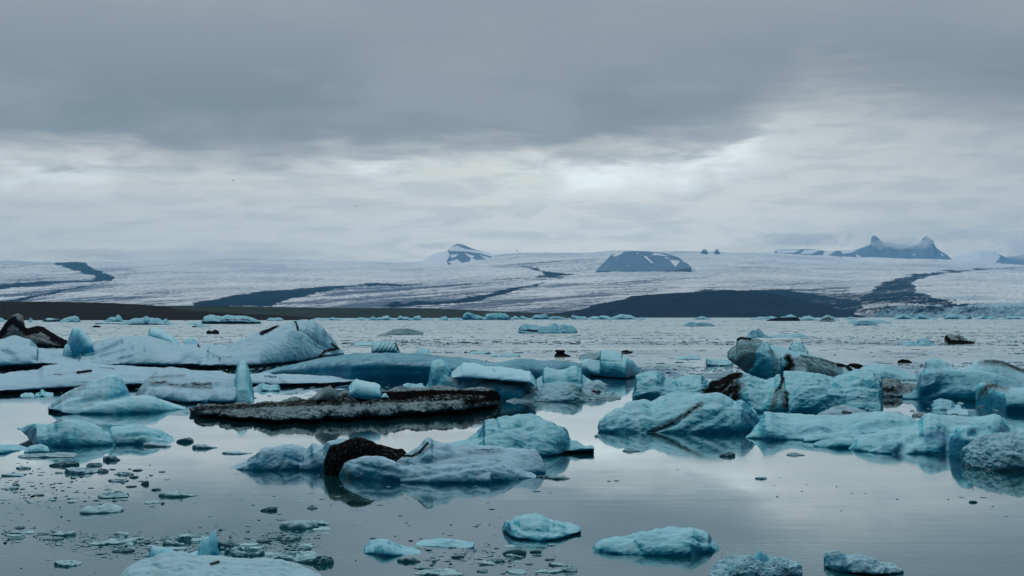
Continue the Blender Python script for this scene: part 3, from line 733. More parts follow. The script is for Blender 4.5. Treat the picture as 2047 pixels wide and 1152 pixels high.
berg('long dark teal iceberg with a flat top forming a straight wall across the centre', [
  L([(524,744),(560,736),(600,728),(640,719),(690,712),(720,709),(770,708),(820,710),(860,713),(900,717),(950,722),(990,728),(1010,725),(1035,721),(1060,722),(1090,725),(1120,724),(1150,727),(1172,732),(1185,746)],
    [(524,747),(560,751),(620,756),(700,763),(780,766),(870,768),(960,768),(1020,770),(1120,764),(1185,752)], cb=[(524,5),(700,14),(1120,12),(1185,6)], n=5.0)],
  vox=1.5, rough=.5, ridge=.45, smooth=1, blue=.9, paint=[('grime', [(850,712),(960,718),(1060,718),(1170,725),(1170,722),(850,708),(850,712)], 3, .8)],
  carve=[([(620,745),(760,740),(860,742)], 6, 2), ([(945,735),(1000,731)], 8, 3)], m=None)

berg('small square teal iceberg with slanting dark stripes on its side', [
  L([(743,706),(744,690),(752,685),(765,684),(790,685),(796,697),(801,707)], [(743,711),(801,711)], cb=4, n=3.2, ends=(.8,.8))],
  vox=1.0, rough=.3, ridge=.25, blue=.35, paint=[('dirt', [(790,685),(797,700)], 2, .9)]+[('grime', [(752+i*8,704),(763+i*8,686)], 1.5, .9) for i in range(5)],
  carve=[([(752+i*8,706),(763+i*8,686)], 1.5, 1.2) for i in range(5)])
berg('small teal tooth of ice poking up behind the long dark teal wall', [
  L([(832,706),(836,699),(844,696),(855,699),(863,708)], [(832,711),(863,711)], cb=4, n=2.2)], vox=1.0, rough=.3, ridge=.2, blue=.4)
berg('low flat teal slab of ice left of the striped square iceberg', [
  L([(708,689),(720,685),(745,685),(750,690)], [(708,691),(750,691)], cb=3, n=2.5)], name='ice_floe', cat='ice floe', vox=1.0, rough=.3, ridge=.2, blue=.3)

berg('blue fin-shaped iceberg standing behind the dark flat floe', [
  L([(848,778),(856,765),(860,748),(859,735),(862,724),(876,719),(888,720),(897,732),(907,748),(918,758),(922,775)], [(848,786),(922,789)], cb=6, n=1.8, ends=(.5,.5))],
  vox=1.1, rough=.6, ridge=.6, m=ICE_THIN, blue=.45, paint=[('blue', [(868,745),(880,735)], 8, .5)], carve=[([(870,770),(885,745),(900,750)], 7, 3)])
berg('pale slab-topped iceberg undercut above a blue foot in the centre', [
  L([(912,778),(925,765),(960,758),(1000,760),(1050,766),(1072,775),(1072,790)], [(912,792),(960,800),(1040,802),(1072,796)], cb=8, n=2.6, ends=(.6,.6)),
  L([(897,755),(905,745),(918,734),(926,727),(950,727),(962,731),(970,735),(1000,735),(1040,741),(1060,745),(1066,755),(1073,772)], [(897,798),(1073,802)], cb=14, n=2.4, air=[(897,42),(930,43),(1000,40),(1060,36),(1073,28)], part='ice_slab', m=dict(blue=-.3, m=ICE_THIN, rough=.5, ridge=.4), ends=(.5,.5))],
  vox=1.2, rough=.6, ridge=.6, blue=.75, paint=[('grime', [(985,738),(990,741)], 2.5, .5)], carve=[([(1000,757),(1030,750),(1060,752)], 3, 2)])
berg('pale blue iceberg with a two-horned top right of the undercut slab', [
  L([(1068,770),(1072,758),(1084,752),(1087,738),(1092,734),(1112,739),(1130,738),(1140,731),(1152,731),(1162,738),(1163,748),(1172,756),(1185,764),(1188,776)], [(1068,786),(1188,786)], cb=9, n=1.8)],
  vox=1.2, rough=.6, ridge=.6, blue=.05, carve=[([(1070,768),(1120,760),(1180,768)], 5, 3)])
berg('blocky pale teal iceberg with a stepped left edge in the centre distance', [
  L([(1158,738),(1162,722),(1175,718),(1190,720),(1199,722),(1201,701),(1210,700),(1230,704),(1242,709),(1246,714),(1262,721),(1272,732),(1280,745)], [(1158,752),(1200,754),(1250,758),(1280,752)], cb=[(1158,6),(1220,9),(1280,6)], n=2.4, lift=[(1158,2),(1240,2),(1280,4)])],
  vox=1.1, rough=.4, ridge=.5, blue=.15, carve=[([(1200,722),(1245,723)], 2, 1.2), ([(1243,714),(1244,726)], 2, 1.5)])
berg('lumpy grey ice cluster just left of the blocky stepped iceberg', [
  L([(1157,716),(1163,709),(1175,707),(1190,706),(1200,703),(1203,716)], [(1157,719),(1203,719)], cb=3, n=2.2)], vox=1.0, rough=.6, ridge=.9, paint=[('grime', [(1157,712),(1203,712)], 9, .7)])
berg('small black mushroom-shaped iceberg alone on the water in the centre', [
  L([(1108,711),(1112,706),(1130,707),(1141,712)], [(1108,714),(1141,714)], cb=2.5, n=1.8),
  L([(1109,704),(1111,700),(1128,700),(1130,704)], [(1109,713),(1130,713)], cb=2, n=3, air=[(1109,9),(1130,8)]),
  L([(1113,709),(1114,702),(1126,702),(1128,709)], [(1113,713),(1128,713)], cb=1.6, n=3)],
  vox=.9, rough=.3, ridge=.2, smooth=1, m=ICE_DARK, paint=[('dirt', [(1100,698),(1145,698),(1145,720),(1100,720),(1100,698)], 2, 1.0)])
berg('jumbled white and grey rubble berg between the blue icebergs in the centre', [
  L([(1012,801),(1030,793),(1055,788),(1068,778),(1075,772),(1088,774),(1100,771),(1115,768),(1130,769),(1148,766),(1158,778),(1168,793),(1178,803)], [(1012,803),(1178,804)], cb=[(1012,4),(1100,10),(1178,4)], n=1.5),
  L([(1028,790),(1028,770),(1036,767),(1050,767),(1062,774),(1064,790)], [(1028,798),(1064,800)], cb=5, n=2.8, part='ice_block', m=dict(blue=.35), ends=(.7,.7)),
  L([(1160,782),(1168,768),(1180,764),(1196,762),(1208,768),(1217,784)], [(1160,792),(1217,790)], cb=6, n=2.2),
  L([(1150,792),(1165,780),(1185,782),(1200,788),(1222,787),(1240,796)], [(1150,799),(1240,799)], cb=7, n=1.7)],
  vox=1.0, fs=.45, rough=1.6, ridge=1.9, smooth=0, m=ICE_SNOW, paint=[('dirt', [(1186,782),(1198,785)], 4, .8), ('grime', [(1150,775),(1180,798),(1236,797)], 12, .45), ('dirt', [(1030,792),(1040,796)], 2.5, .7), ('dirt', [(1152,770),(1168,790)], 4, .45)],
  carve=[([(1070,778),(1090,785),(1075,795)], 4, 3), ([(1120,772),(1100,790)], 5, 3), ([(1150,770),(1165,790),(1185,795)], 4, 4)])

# the dirty flat floe and what lies on it
berg('long flat dirt-blackened ice floe with grey and white lumps along its rim', [
  L([(383,821),(395,814),(420,812),(450,815),(480,811),(510,816),(540,807),(562,809),(585,800),(612,804),(640,795),(668,799),(690,787),(720,791),(745,782),(775,787),(800,779),(850,783),(880,778),(920,783),(955,778),(985,783),(996,789),(999,799)],
    [(383,829),(410,837),(440,835),(475,845),(510,842),(548,851),(590,845),(622,850),(655,842),(700,845),(730,837),(770,842),(810,833),(850,837),(880,829),(920,833),(950,822),(980,820),(999,809)], cb=[(383,10),(560,22),(700,26),(900,26),(999,12)], n=1.9, rec=2.5,
    lift=[(383,9),(430,8),(560,9),(700,10),(850,12),(950,12),(999,10)]),
  L([(510,832),(520,820),(545,813),(575,812),(600,815),(640,806),(670,800),(700,802),(740,808),(780,812),(800,816)], [(510,842),(600,845),(700,840),(800,835)], cb=10, n=2.2, lift=[(510,9),(700,10),(800,11)]),
  L([(780,815),(810,806),(840,800),(870,795),(890,789),(905,789),(920,800),(935,808),(950,795),(965,790),(980,800),(990,806)], [(780,836),(880,831),(950,824),(990,814)], cb=9, n=2.0, lift=[(780,11),(990,10)])]+
  [L([(x-w, y+3), (x-w*.5, y-h*.7), (x+w*.2, y-h), (x+w*.8, y-h*.3), (x+w, y+3)], [(x-w, y+19), (x+w, y+18)], cb=5, n=1.9, lift=9) for x, y, w, h in
   ((470,820,26,7),(535,826,24,11),(580,824,20,13),(618,822,22,9),(655,818,18,13),(700,814,26,12),(742,816,18,8),(788,812,24,9),(830,808,22,12),(868,803,26,13),(905,800,18,9),(945,800,20,12),(975,797,14,8))],
  name='ice_floe', cat='ice floe', vox=1.1, fs=.6, rough=3.0, ridge=2.6, smooth=1, m=ICE_DARK,
  paint=[('dirt', [(690,787),(760,783),(860,780),(1000,780),(1002,800),(960,792),(905,788),(860,792),(800,802),(760,797),(700,790),(690,787)], 3, 1.0), ('dirt', [(930,805),(1000,795)], 9, .8),
         ('dirt', [(383,834),(430,836),(560,843),(700,839),(880,829),(1000,812)], 5, .9), ('dirt', [(400,812),(430,818),(500,816)], 6, .5), ('dirt', [(520,812),(560,808),(620,802),(660,797)], 4, .6), ('dirt', [(640,806),(700,800),(760,804)], 3, .45),
         ('grime', [(383,810),(1000,775),(1000,840),(383,840),(383,810)], 3, .55), ('grime', [(450,818),(600,812),(700,804),(800,806),(900,788),(985,790),(985,808),(890,820),(700,836),(500,838),(450,818)], 3, -.6), ('dirt', [(520,820),(600,817),(700,810),(800,813),(850,800),(905,791),(925,803),(890,818),(800,828),(700,834),(560,838),(520,832),(520,820)], 4, -1.1), ('dirt', [(383,812),(560,803),(700,786),(1000,778),(1000,798),(800,806),(640,812),(520,816),(383,824),(383,812)], 3, .62), ('grime', [(830,805),(870,797),(900,792),(925,808),(850,812),(830,805)], 4, -.5), ('dirt', [(520,820),(530,822)], 3, .6)],
  carve=[([(470,815),(510,822),(520,838)], 4, 2.5), ([(610,812),(620,830)], 5, 2), ([(800,812),(830,806)], 5, 2), ([(925,805),(940,822)], 5, 3), ([(690,806),(700,828)], 4, 2)])
berg('pale translucent lump of ice with a dirt cap lying on the dark flat floe', [
  L([(629,798),(632,788),(642,778),(650,768),(660,766),(668,770),(674,780),(676,792)], [(629,837),(676,834)], cb=6, n=2.4, air=[(629,35),(676,37)], ends=(.7,.6))],
  name='ice_block', cat='ice block', vox=1.0, rough=.4, ridge=.3, m=ICE_DARK, blue=-.3, paint=[('dirt', [(646,772),(660,767),(668,773)], 4, 1.0)])
berg('rounded pale blue block of ice lying on the dark flat floe', [
  L([(697,788),(698,775),(706,764),(712,760),(730,764),(750,767),(760,772),(763,785),(762,796)], [(697,832),(763,830)], cb=9, n=2.8, air=[(697,38),(730,33),(763,32)], ends=(.7,.7))],
  name='ice_block', cat='ice block', vox=1.0, rough=.5, ridge=.4, blue=.0, m=ICE_THIN)
berg('fist-sized white crumb of ice beside the rounded block on the dark flat floe', [
  L([(762,796),(765,788),(772,786),(777,795)], [(762,832),(777,832)], cb=3, n=2.2, air=[(762,36),(777,36)])], name='ice_block', cat='ice block', vox=.9, rough=.3, ridge=.3)

berg('bright teal iceberg with a curved fin and a long low tail on the left', [
  L([(98,820),(108,805),(125,791),(150,778),(180,765),(200,757),(218,750),(232,748),(243,755),(250,767),(257,780),(262,792),(266,802)], [(98,824),(125,828),(160,828),(220,826),(266,822)], cb=12, n=1.5, ends=(.3,.6), lift=[(98,7),(118,6),(130,2),(150,0)]),
  L([(158,818),(164,807),(185,803),(210,802),(240,795),(262,791),(285,791),(312,795),(335,803),(355,809),(372,815)], [(158,828),(230,829),(300,826),(372,818)], cb=7, n=2.0)],
  vox=1.2, rough=.8, ridge=.6, smooth=3, blue=.15, m=ICE_THIN, paint=[('blue', [(150,790),(200,770),(235,765),(250,785)], 16, .5), ('grime', [(100,818),(130,793),(170,772)], 6, .6), ('grime', [(163,812),(185,808)], 6, .4), ('blue', [(98,815),(135,785),(185,762)], 5, -.5)],
  carve=[([(165,800),(210,798),(250,790)], 6, 4)])
berg('low teal and white iceberg with a pointed beak overhanging the water at left', [
  L([(37,860),(48,855),(62,849),(80,848),(95,850),(108,846),(118,840),(150,840),(170,842),(185,846),(202,853),(216,862),(225,880)], [(37,876),(60,884),(75,892),(140,894),(225,890)], cb=[(37,4),(80,12),(225,10)], n=1.6, air=[(37,17),(50,14),(62,7),(70,0),(225,0)], ends=(.3,.6)),
  L([(205,872),(216,858),(225,853),(250,850),(285,851),(310,858),(330,867),(343,875),(350,883)], [(205,890),(270,890),(310,889),(350,885)], cb=11, n=1.8)],
  vox=1.2, rough=1.0, ridge=.7, smooth=2, blue=.2, paint=[('blue', [(60,865),(90,875),(130,880)], 12, .5), ('grime', [(110,845),(122,841)], 5, .7), ('grime', [(230,878),(300,880)], 8, .4)],
  carve=[([(212,856),(222,872),(228,885)], 5, 4), ([(255,872),(300,868),(320,875)], 4, 2.5)])
berg('dark teal lump of ice cut off by the left edge of the picture', [
  L([(-70,892),(-20,889),(10,890),(40,892),(56,897)], [(-70,910),(0,908),(56,900)], cb=9, n=2.2)], vox=1.2, rough=.6, ridge=.4, blue=.5)
berg('small knobbly grey ice lump beside the dark teal lump at the left edge', [
  L([(50,899),(62,893),(75,891),(83,889),(96,894),(100,900)], [(50,906),(100,905)], cb=5, n=1.9)], vox=1.0, rough=.7, ridge=.8, blue=.15)

# centre foreground
berg('white iceberg with a black dirt-crusted hump and a blue left shoulder in the central foreground', [
  L([(460,934),(475,927),(495,920),(512,910),(525,898),(545,894),(565,890),(590,889),(605,893),(618,900),(630,912)], [(460,938),(520,941),(580,940),(630,938)], cb=[(460,5),(560,14),(630,12)], n=1.8),
  L([(600,925),(607,908),(618,896),(626,887),(636,891),(645,892),(655,884),(675,879),(692,877),(705,884),(712,905)], [(600,941),(640,943),(712,950)], cb=12, n=2.0),
  L([(655,944),(668,938),(690,925),(705,916),(730,913),(765,914),(788,920),(805,927),(850,930),(900,930),(940,938),(980,948)], [(655,946),(700,956),(760,963),(850,966),(980,967)], cb=9, n=2.2),
  L([(770,940),(800,918),(822,902),(838,892),(850,880),(858,877),(866,884),(895,886),(930,889),(950,892),(985,893),(1020,896),(1050,897),(1068,900),(1078,910),(1086,922),(1090,934),(1088,944)], [(770,962),(860,966),(960,960),(1040,950),(1088,946)], cb=[(770,22),(1000,28),(1090,10)], n=1.5),
  L([(800,950),(840,938),(900,930),(960,924),(990,922),(1020,932),(1045,942),(1072,952)], [(800,965),(880,968),(960,966),(1020,961),(1072,955)], cb=9, n=1.8),
  L([(648,940),(651,925),(656,908),(662,892),(672,886),(690,883),(702,878),(715,876),(728,878),(745,886),(765,893),(790,897),(806,902),(822,914),(812,922),(800,915)], [(648,949),(700,952),(822,950)], cb=9, n=1.8, part='debris_crust', m=dict(m=ICE_DARK, fs=.8, rough=1.2, ridge=1.3, facet=.8, smooth=1, vox=1.0, paint=[('dirt', [(640,870),(830,870),(830,960),(640,960),(640,870)], 3, .78), ('grime', [(660,900),(690,890),(740,895)], 10, 1.0)]), ends=(.5,.3))],
  vox=1.2, rough=1.2, ridge=1.1, smooth=2, blue=-.12, m=ICE_WHITE,
  paint=[('blue', [(510,925),(540,910),(580,905),(600,915)], 14, .9), ('dirt', [(808,912),(825,912),(838,905),(855,886)], 3.5, .8), ('grime', [(830,905),(866,890)], 4, .6), ('dirt', [(798,922),(830,928)], 3, .5), ('dirt', [(950,900),(1000,898)], 2, .5),
         ('grime', [(800,925),(900,915),(1000,905)], 12, .35), ('grime', [(660,944),(690,940),(700,955)], 8, .7), ('blue', [(620,912),(625,905)], 5, .6)],
  carve=[([(800,930),(860,922),(940,908),(1010,902)], 6, 4), ([(850,950),(920,938),(1000,925)], 5, 3), ([(905,885),(940,905),(960,930)], 6, 2.5), ([(560,935),(572,915),(600,925)], 5, 2.5), ([(700,925),(740,935),(800,945)], 5, 2)])
berg('ragged teal iceberg with a broken overhanging right edge behind the black-humped iceberg', [
  L([(885,892),(905,886),(935,879),(955,866),(965,855),(970,842),(985,838),(1000,836),(1030,830),(1062,828),(1078,833),(1092,838),(1112,850),(1128,852),(1133,858),(1129,868),(1127,876),(1140,880),(1160,886),(1168,891),(1180,890),(1188,893)],
    [(885,915),(1000,916),(1090,912),(1140,908),(1188,907)], cb=[(885,18),(1060,26),(1110,14),(1188,4)], n=1.4, lift=[(885,0),(1090,1),(1130,4),(1160,8),(1188,9)])],
  vox=1.2, rough=1.2, ridge=1.1, smooth=1, blue=.3, paint=[('blue', [(1000,890),(1080,888),(1130,885)], 14, .4)], carve=[([(990,836),(1000,865)], 3, 3), ([(1060,862),(1075,860)], 5, 3), ([(930,885),(1000,862),(1050,850)], 5, 2.5)])

# right
berg('rounded teal iceberg with a slanting grimy seam right of centre', [
  L([(1197,852),(1200,840),(1212,828),(1226,820),(1245,809),(1262,803),(1285,800),(1302,803),(1318,795),(1335,789),(1365,786),(1400,787),(1440,788),(1455,795),(1466,801),(1480,802),(1495,812),(1510,822),(1518,835),(1523,850)],
    [(1197,864),(1250,866),(1320,865),(1400,868),(1480,867),(1523,860)], cb=[(1197,12),(1340,24),(1523,12)], n=1.7)],
  vox=1.2, rough=1.4, ridge=1.1, smooth=2, blue=.22,
  paint=[('grime', [(1305,862),(1350,842),(1400,810)], 7, .9), ('dirt', [(1352,838),(1372,828),(1398,810)], 3, .6), ('dirt', [(1318,856),(1345,846)], 3, .45), ('blue', [(1205,850),(1235,840)], 14, .6), ('blue', [(1400,850),(1490,840)], 15, .55)],
  carve=[([(1300,866),(1350,845),(1400,812)], 5, 5), ([(1245,812),(1275,840),(1285,862)], 7, 4), ([(1225,850),(1245,825)], 6, 3), ([(1380,855),(1420,835),(1470,810)], 7, 3)])
berg('long low blue iceberg in front on the right with a smooth rolling top', [
  L([(1490,874),(1502,862),(1515,848),(1522,835),(1528,826),(1548,826),(1575,830),(1600,830),(1640,833),(1680,833),(1705,829),(1740,826),(1775,824),(1800,828),(1818,834),(1838,846),(1850,860)], [(1490,876),(1540,880),(1600,880),(1640,884),(1700,882),(1850,880)], cb=[(1490,5),(1560,24),(1850,20)], n=1.8),
  L([(1606,876),(1625,868),(1650,866),(1690,862),(1720,865)], [(1606,883),(1660,884),(1720,882)], cb=7, n=1.9)],
  vox=1.25, rough=1.0, ridge=.7, smooth=3, blue=.15, paint=[('blue', [(1540,868),(1600,862),(1650,858)], 12, .6), ('blue', [(1700,860),(1760,848),(1830,850)], 12, .55)], carve=[([(1600,866),(1680,860),(1720,840)], 7, 4)])
berg('large pale blue iceberg with sweeping folds filling the right foreground', [
  L([(1695,896),(1712,880),(1735,870),(1760,862),(1790,857),(1815,855),(1832,846),(1845,832),(1858,827),(1880,831),(1910,832),(1940,836),(1965,834),(1985,829),(1998,833),(2012,846),(2030,860),(2060,866),(2110,880)],
    [(1695,898),(1740,905),(1790,909),(1850,908),(1900,910),(2110,905)], cb=[(1695,8),(1780,20),(1900,34),(2110,24)], n=1.6),
  L([(1626,888),(1642,880),(1670,876),(1700,878),(1712,888)], [(1626,893),(1670,897),(1712,897)], cb=5, n=2.2),
  L([(1695,882),(1715,872),(1750,868),(1780,864)], [(1695,892),(1780,892)], cb=5, n=2.0),
  L([(1896,900),(1897,880),(1897,868),(1905,858),(1920,852),(1938,852),(1955,860),(1975,870),(2000,880),(2010,890)], [(1896,916),(1930,922),(2010,925)], cb=10, n=2.4, ends=(.8,.5))],
  vox=1.25, rough=1.2, ridge=.9, smooth=3, blue=.12,
  paint=[('blue', [(1855,880),(1880,870),(1892,885)], 16, 1.0), ('blue', [(1770,895),(1790,895)], 12, .9), ('blue', [(1950,858),(1985,850),(2010,862)], 12, .8), ('blue', [(1915,885),(1935,892)], 10, .6)],
  carve=[([(1795,905),(1815,885),(1845,872),(1900,860)], 9, 6), ([(1940,868),(1975,858),(2015,864)], 8, 5), ([(1740,895),(1765,880),(1800,875)], 7, 4), ([(1890,915),(1893,890),(1893,865)], 6, 5)])
berg('rough grey granular ice mound at the right edge of the foreground', [
  L([(1924,910),(1928,895),(1940,884),(1955,876),(1975,872),(2010,870),(2050,868),(2120,872)], [(1924,930),(1950,938),(2000,942),(2120,944)], cb=20, n=2.2, ends=(.7,.7))],
  vox=1.2, rough=2.0, ridge=2.6, smooth=1, blue=-.1, m=ICE_SNOW, paint=[('grime', [(1920,940),(2120,950)], 10, .5)])

berg('tangled iceberg with a black rubble seam and a squared-off right end', [
  L([(1266,790),(1266,768),(1272,753),(1285,747),(1298,744),(1312,742),(1320,750),(1328,758),(1342,762),(1362,756),(1382,752),(1400,753),(1415,770),(1425,790)], [(1266,803),(1425,806)], cb=[(1266,10),(1425,14)], n=2.0, ends=(.7,.7)),
  L([(1405,790),(1412,770),(1425,760),(1440,757),(1460,749),(1480,746),(1498,750),(1512,757),(1530,762),(1548,758),(1556,748),(1570,743),(1600,745),(1625,747),(1648,752),(1665,757),(1690,746),(1712,741),(1735,741),(1750,746),(1760,756),(1761,775),(1760,800)],
    [(1405,810),(1500,824),(1580,828),(1680,829),(1760,828)], cb=[(1405,14),(1600,22),(1760,20)], n=1.9, ends=(.5,.9)),
  L([(1575,800),(1600,772),(1640,770),(1700,785),(1740,795),(1760,800)], [(1575,830),(1760,830)], cb=8, n=1.8, ends=(.5,.9)),
  L([(1575,790),(1620,770),(1660,760),(1690,748),(1720,742),(1745,746),(1758,765)], [(1575,826),(1758,828)], cb=14, n=1.6)],
  vox=1.2, rough=1.5, ridge=1.4, smooth=1, blue=.2,
  paint=[('dirt', [(1412,790),(1425,770),(1445,762),(1475,748)], 9, 1.0), ('dirt', [(1450,790),(1470,775),(1468,800)], 12, .8), ('dirt', [(1420,782),(1440,780),(1465,755)], 8, .9), ('grime', [(1430,790),(1470,770)], 22, .9), ('dirt', [(1562,744),(1564,762),(1558,775)], 4, .8), ('dirt', [(1550,782),(1562,772)], 4, .6),
         ('dirt', [(1572,785),(1574,810)], 5, .7), ('grime', [(1545,820),(1550,790),(1562,780),(1570,812)], 9, .8), ('grime', [(1630,812),(1680,812)], 8, .4), ('blue', [(1600,795),(1700,790)], 18, .5), ('blue', [(1300,785),(1380,775)], 16, .4)],
  carve=[([(1560,745),(1566,780),(1574,822)], 5, 5), ([(1470,760),(1475,800)], 5, 4), ([(1330,765),(1410,785)], 6, 3), ([(1640,765),(1655,775),(1700,770),(1755,775)], 5, 4), ([(1495,770),(1540,775),(1520,810)], 7, 4)]+[([(1335,772+i*6),(1410,768+i*7)], 2, 1.2) for i in range(4)])
berg('grey boulder-shaped iceberg joined to blue and brown slabs, undercut at its left', [
  L([(1455,715),(1457,703),(1464,694),(1472,690),(1474,677),(1482,675),(1500,677),(1520,680),(1535,688),(1545,700)], [(1455,768),(1545,772)], cb=8, n=2.2, air=[(1455,50),(1470,42),(1490,26),(1510,15),(1525,10),(1545,2)], ends=(.5,.8)),
  L([(1505,720),(1511,700),(1520,692),(1535,690),(1560,694),(1580,700),(1600,708),(1612,720),(1615,740)], [(1505,768),(1615,775)], cb=12, n=1.8, ends=(.5,.8), air=[(1505,14),(1530,8),(1560,0),(1615,0)]),
  L([(1560,712),(1575,704),(1600,705),(1625,712),(1650,720),(1675,728),(1690,732),(1705,738),(1716,746),(1722,756)], [(1560,772),(1722,764)], cb=10, n=2.6),
  L([(1578,695),(1585,686),(1595,685),(1605,690),(1614,702)], [(1578,752),(1614,752)], cb=6, n=2.2)],
  vox=1.2, rough=.9, ridge=.7, smooth=2, blue=.15,
  paint=[('grime', [(1450,670),(1535,670),(1512,700),(1505,735),(1480,745),(1450,715),(1450,670)], 3, 1.0), ('dirt', [(1474,680),(1480,676),(1500,677)], 3, .9), ('dirt', [(1575,715),(1582,730),(1568,745)], 8, .9), ('dirt', [(1600,712),(1640,718),(1670,728)], 4, .6),
         ('dirt', [(1600,722),(1650,730),(1670,750)], 14, .32), ('grime', [(1575,712),(1680,725),(1690,760),(1575,750),(1575,712)], 5, 1.0), ('dirt', [(1675,730),(1690,730),(1700,740)], 5, 1.0), ('blue', [(1520,720),(1545,725)], 18, .8), ('grime', [(1540,702),(1545,708)], 5, .7)],
  carve=[([(1512,695),(1512,715),(1500,735)], 5, 4), ([(1580,715),(1575,745)], 7, 4)])
berg('jagged black clod of ice just right of the brown slab', [
  L([(1690,742),(1698,731),(1708,730),(1720,731),(1725,737)], [(1690,746),(1725,744)], cb=4, n=2.0)], vox=.9, rough=1.0, ridge=1.5, m=ICE_DARK, paint=[('dirt', [(1685,725),(1730,725),(1730,750),(1685,750),(1685,725)], 2, 1.2)])
berg('low dull blue iceberg behind the squared-off tangled iceberg', [
  L([(1712,745),(1722,735),(1745,729),(1770,728),(1785,733),(1800,740),(1830,750),(1836,756)], [(1712,760),(1836,760)], cb=7, n=1.8)], vox=1.1, rough=.7, ridge=.8, blue=.15)
berg('purplish grey heap of dirty ice rubble between the tangled iceberg and the deep blue one', [
  L([(1742,775),(1755,762),(1775,758),(1790,760),(1805,770),(1815,768),(1830,772),(1842,788)], [(1742,794),(1842,794)], cb=10, n=1.8)], vox=1.0, fs=.4, rough=2.0, ridge=2.2, smooth=0, m=ICE_DARK, paint=[('dirt', [(1762,780),(1785,778)], 6, .7), ('dirt', [(1755,770),(1800,775)], 5, .4), ('grime', [(1740,770),(1840,790)], 20, .4)])
berg('pale blue knoll of ice behind the deep blue iceberg on the right', [
  L([(1848,735),(1850,722),(1858,718),(1872,718),(1890,724),(1905,732)], [(1848,766),(1905,766)], cb=6, n=2.2)], vox=1.1, rough=.6, ridge=.7, blue=.2)
berg('brown-streaked smooth iceberg rising behind the deep blue one at the right edge', [
  L([(1925,738),(1945,726),(1965,720),(1985,719),(2005,723),(2030,733),(2060,742),(2120,752)], [(1925,776),(2120,776)], cb=10, n=2.0)], vox=1.2, rough=.5, ridge=.3, smooth=3, blue=.1,
  paint=[('dirt', [(1970,722),(2000,723),(2040,740),(2060,746)], 4.5, .6), ('grime', [(1960,724),(2010,728),(2060,745)], 7, .8)])
berg('deep blue iceberg with a white crest sloping left to the water on the right', [
  L([(1804,790),(1822,786),(1832,775),(1836,760),(1840,748),(1850,737),(1868,731),(1882,734),(1905,737),(1930,739),(1960,742),(1990,748),(2025,758),(2110,772)], [(1804,798),(1860,800),(1950,803),(2110,806)], cb=[(1804,4),(1900,9),(2110,10)], n=1.8)],
  vox=1.2, rough=.9, ridge=.8, smooth=2, blue=.75, paint=[('blue', [(1840,745),(1900,735),(2000,745)], 5, -.7), ('blue', [(1880,780),(1950,780)], 20, .4)], carve=[([(1850,790),(1900,765),(1960,765)], 10, 4)])
berg('blue-grey iceberg with a brown stain cut off by the right edge of the picture', [
  L([(1950,792),(1951,775),(1955,765),(1968,765),(1990,769),(2015,777),(2035,778),(2055,774),(2120,770)], [(1950,806),(1975,816),(2010,823),(2120,826)], cb=10, n=2.6, ends=(.7,.7))],
  vox=1.2, rough=.8, ridge=.7, smooth=3, blue=.2, paint=[('dirt', [(1962,785),(1975,772),(1992,770)], 6, .6), ('grime', [(1962,790),(1975,770),(2010,775)], 10, .8), ('blue', [(1951,795),(1955,768)], 4, -.6)])
berg('low grey dome of dirty ice between the tangled iceberg and the rolling blue one', [
  L([(1628,834),(1645,825),(1662,817),(1682,812),(1700,814),(1722,822),(1742,832)], [(1628,840),(1742,840)], cb=9, n=1.8)], name='iceberg', vox=1.1, fs=.5, rough=1.6, ridge=1.5, m=ICE_SNOW, paint=[('grime', [(1630,835),(1740,832)], 12, .5), ('dirt', [(1686,824),(1700,826)], 4, .7)], blue=-.3)

# foreground pieces
berg('wedge-shaped pale blue ice chunk floating in the near water at centre', [
  L([(1005,1058),(1008,1047),(1016,1039),(1035,1035),(1055,1032),(1072,1030),(1085,1034),(1100,1042),(1120,1046),(1135,1050),(1150,1051),(1160,1057)], [(1005,1062),(1020,1074),(1040,1080),(1080,1082),(1125,1078),(1160,1068)], cb=[(1005,10),(1070,26),(1160,12)], n=1.7, lift=[(1005,4),(1080,0),(1160,5)])],
  name='ice_chunk', cat='ice chunk', vox=1.2, rough=1.2, ridge=1.2, smooth=1, carve=[([(1020,1040),(1050,1060),(1110,1065)], 6, 4), ([(1110,1050),(1150,1060)], 4, 3)], blue=.1)
berg('long teal ice chunk with a rounded hump floating in the near water right of centre', [
  L([(1182,1098),(1190,1088),(1202,1082),(1225,1078),(1250,1075),(1265,1068),(1290,1063),(1320,1061),(1342,1056),(1362,1058),(1385,1057),(1400,1061),(1415,1068),(1422,1080),(1434,1090),(1438,1096)], [(1182,1102),(1240,1108),(1320,1112),(1380,1114),(1438,1100)], cb=[(1182,10),(1340,28),(1438,12)], n=1.9),
  L([(1344,1100),(1350,1090),(1358,1086),(1366,1092),(1368,1100)], [(1344,1112),(1368,1112)], cb=8, n=2.2)],
  name='ice_chunk', cat='ice chunk', vox=1.2, rough=1.3, ridge=1.1, smooth=1, blue=.3, carve=[([(1260,1075),(1280,1100)], 6, 2), ([(1370,1075),(1420,1085)], 6, 4)])
FL = dict(name='ice_chunk', cat='ice chunk')
berg('fluffy white cluster of crushed ice with a blue point at the bottom right of centre', [
  L([(1418,1146),(1435,1132),(1450,1126),(1470,1118),(1480,1116),(1495,1110),(1510,1116),(1530,1120),(1545,1116),(1560,1110),(1572,1114),(1590,1128),(1597,1140)], [(1418,1152),(1500,1158),(1597,1150)], cb=16, n=1.9),
  L([(1495,1128),(1505,1112),(1516,1100),(1528,1108),(1545,1130)], [(1495,1146),(1545,1148)], cb=9, n=1.9, part='ice_point', m=dict(blue=.8, rough=.5, ridge=.4, m=ICE_THIN))],
  vox=1.2, rough=2.2, ridge=3.0, smooth=0, blue=-.3, m=ICE_SNOW, **FL)
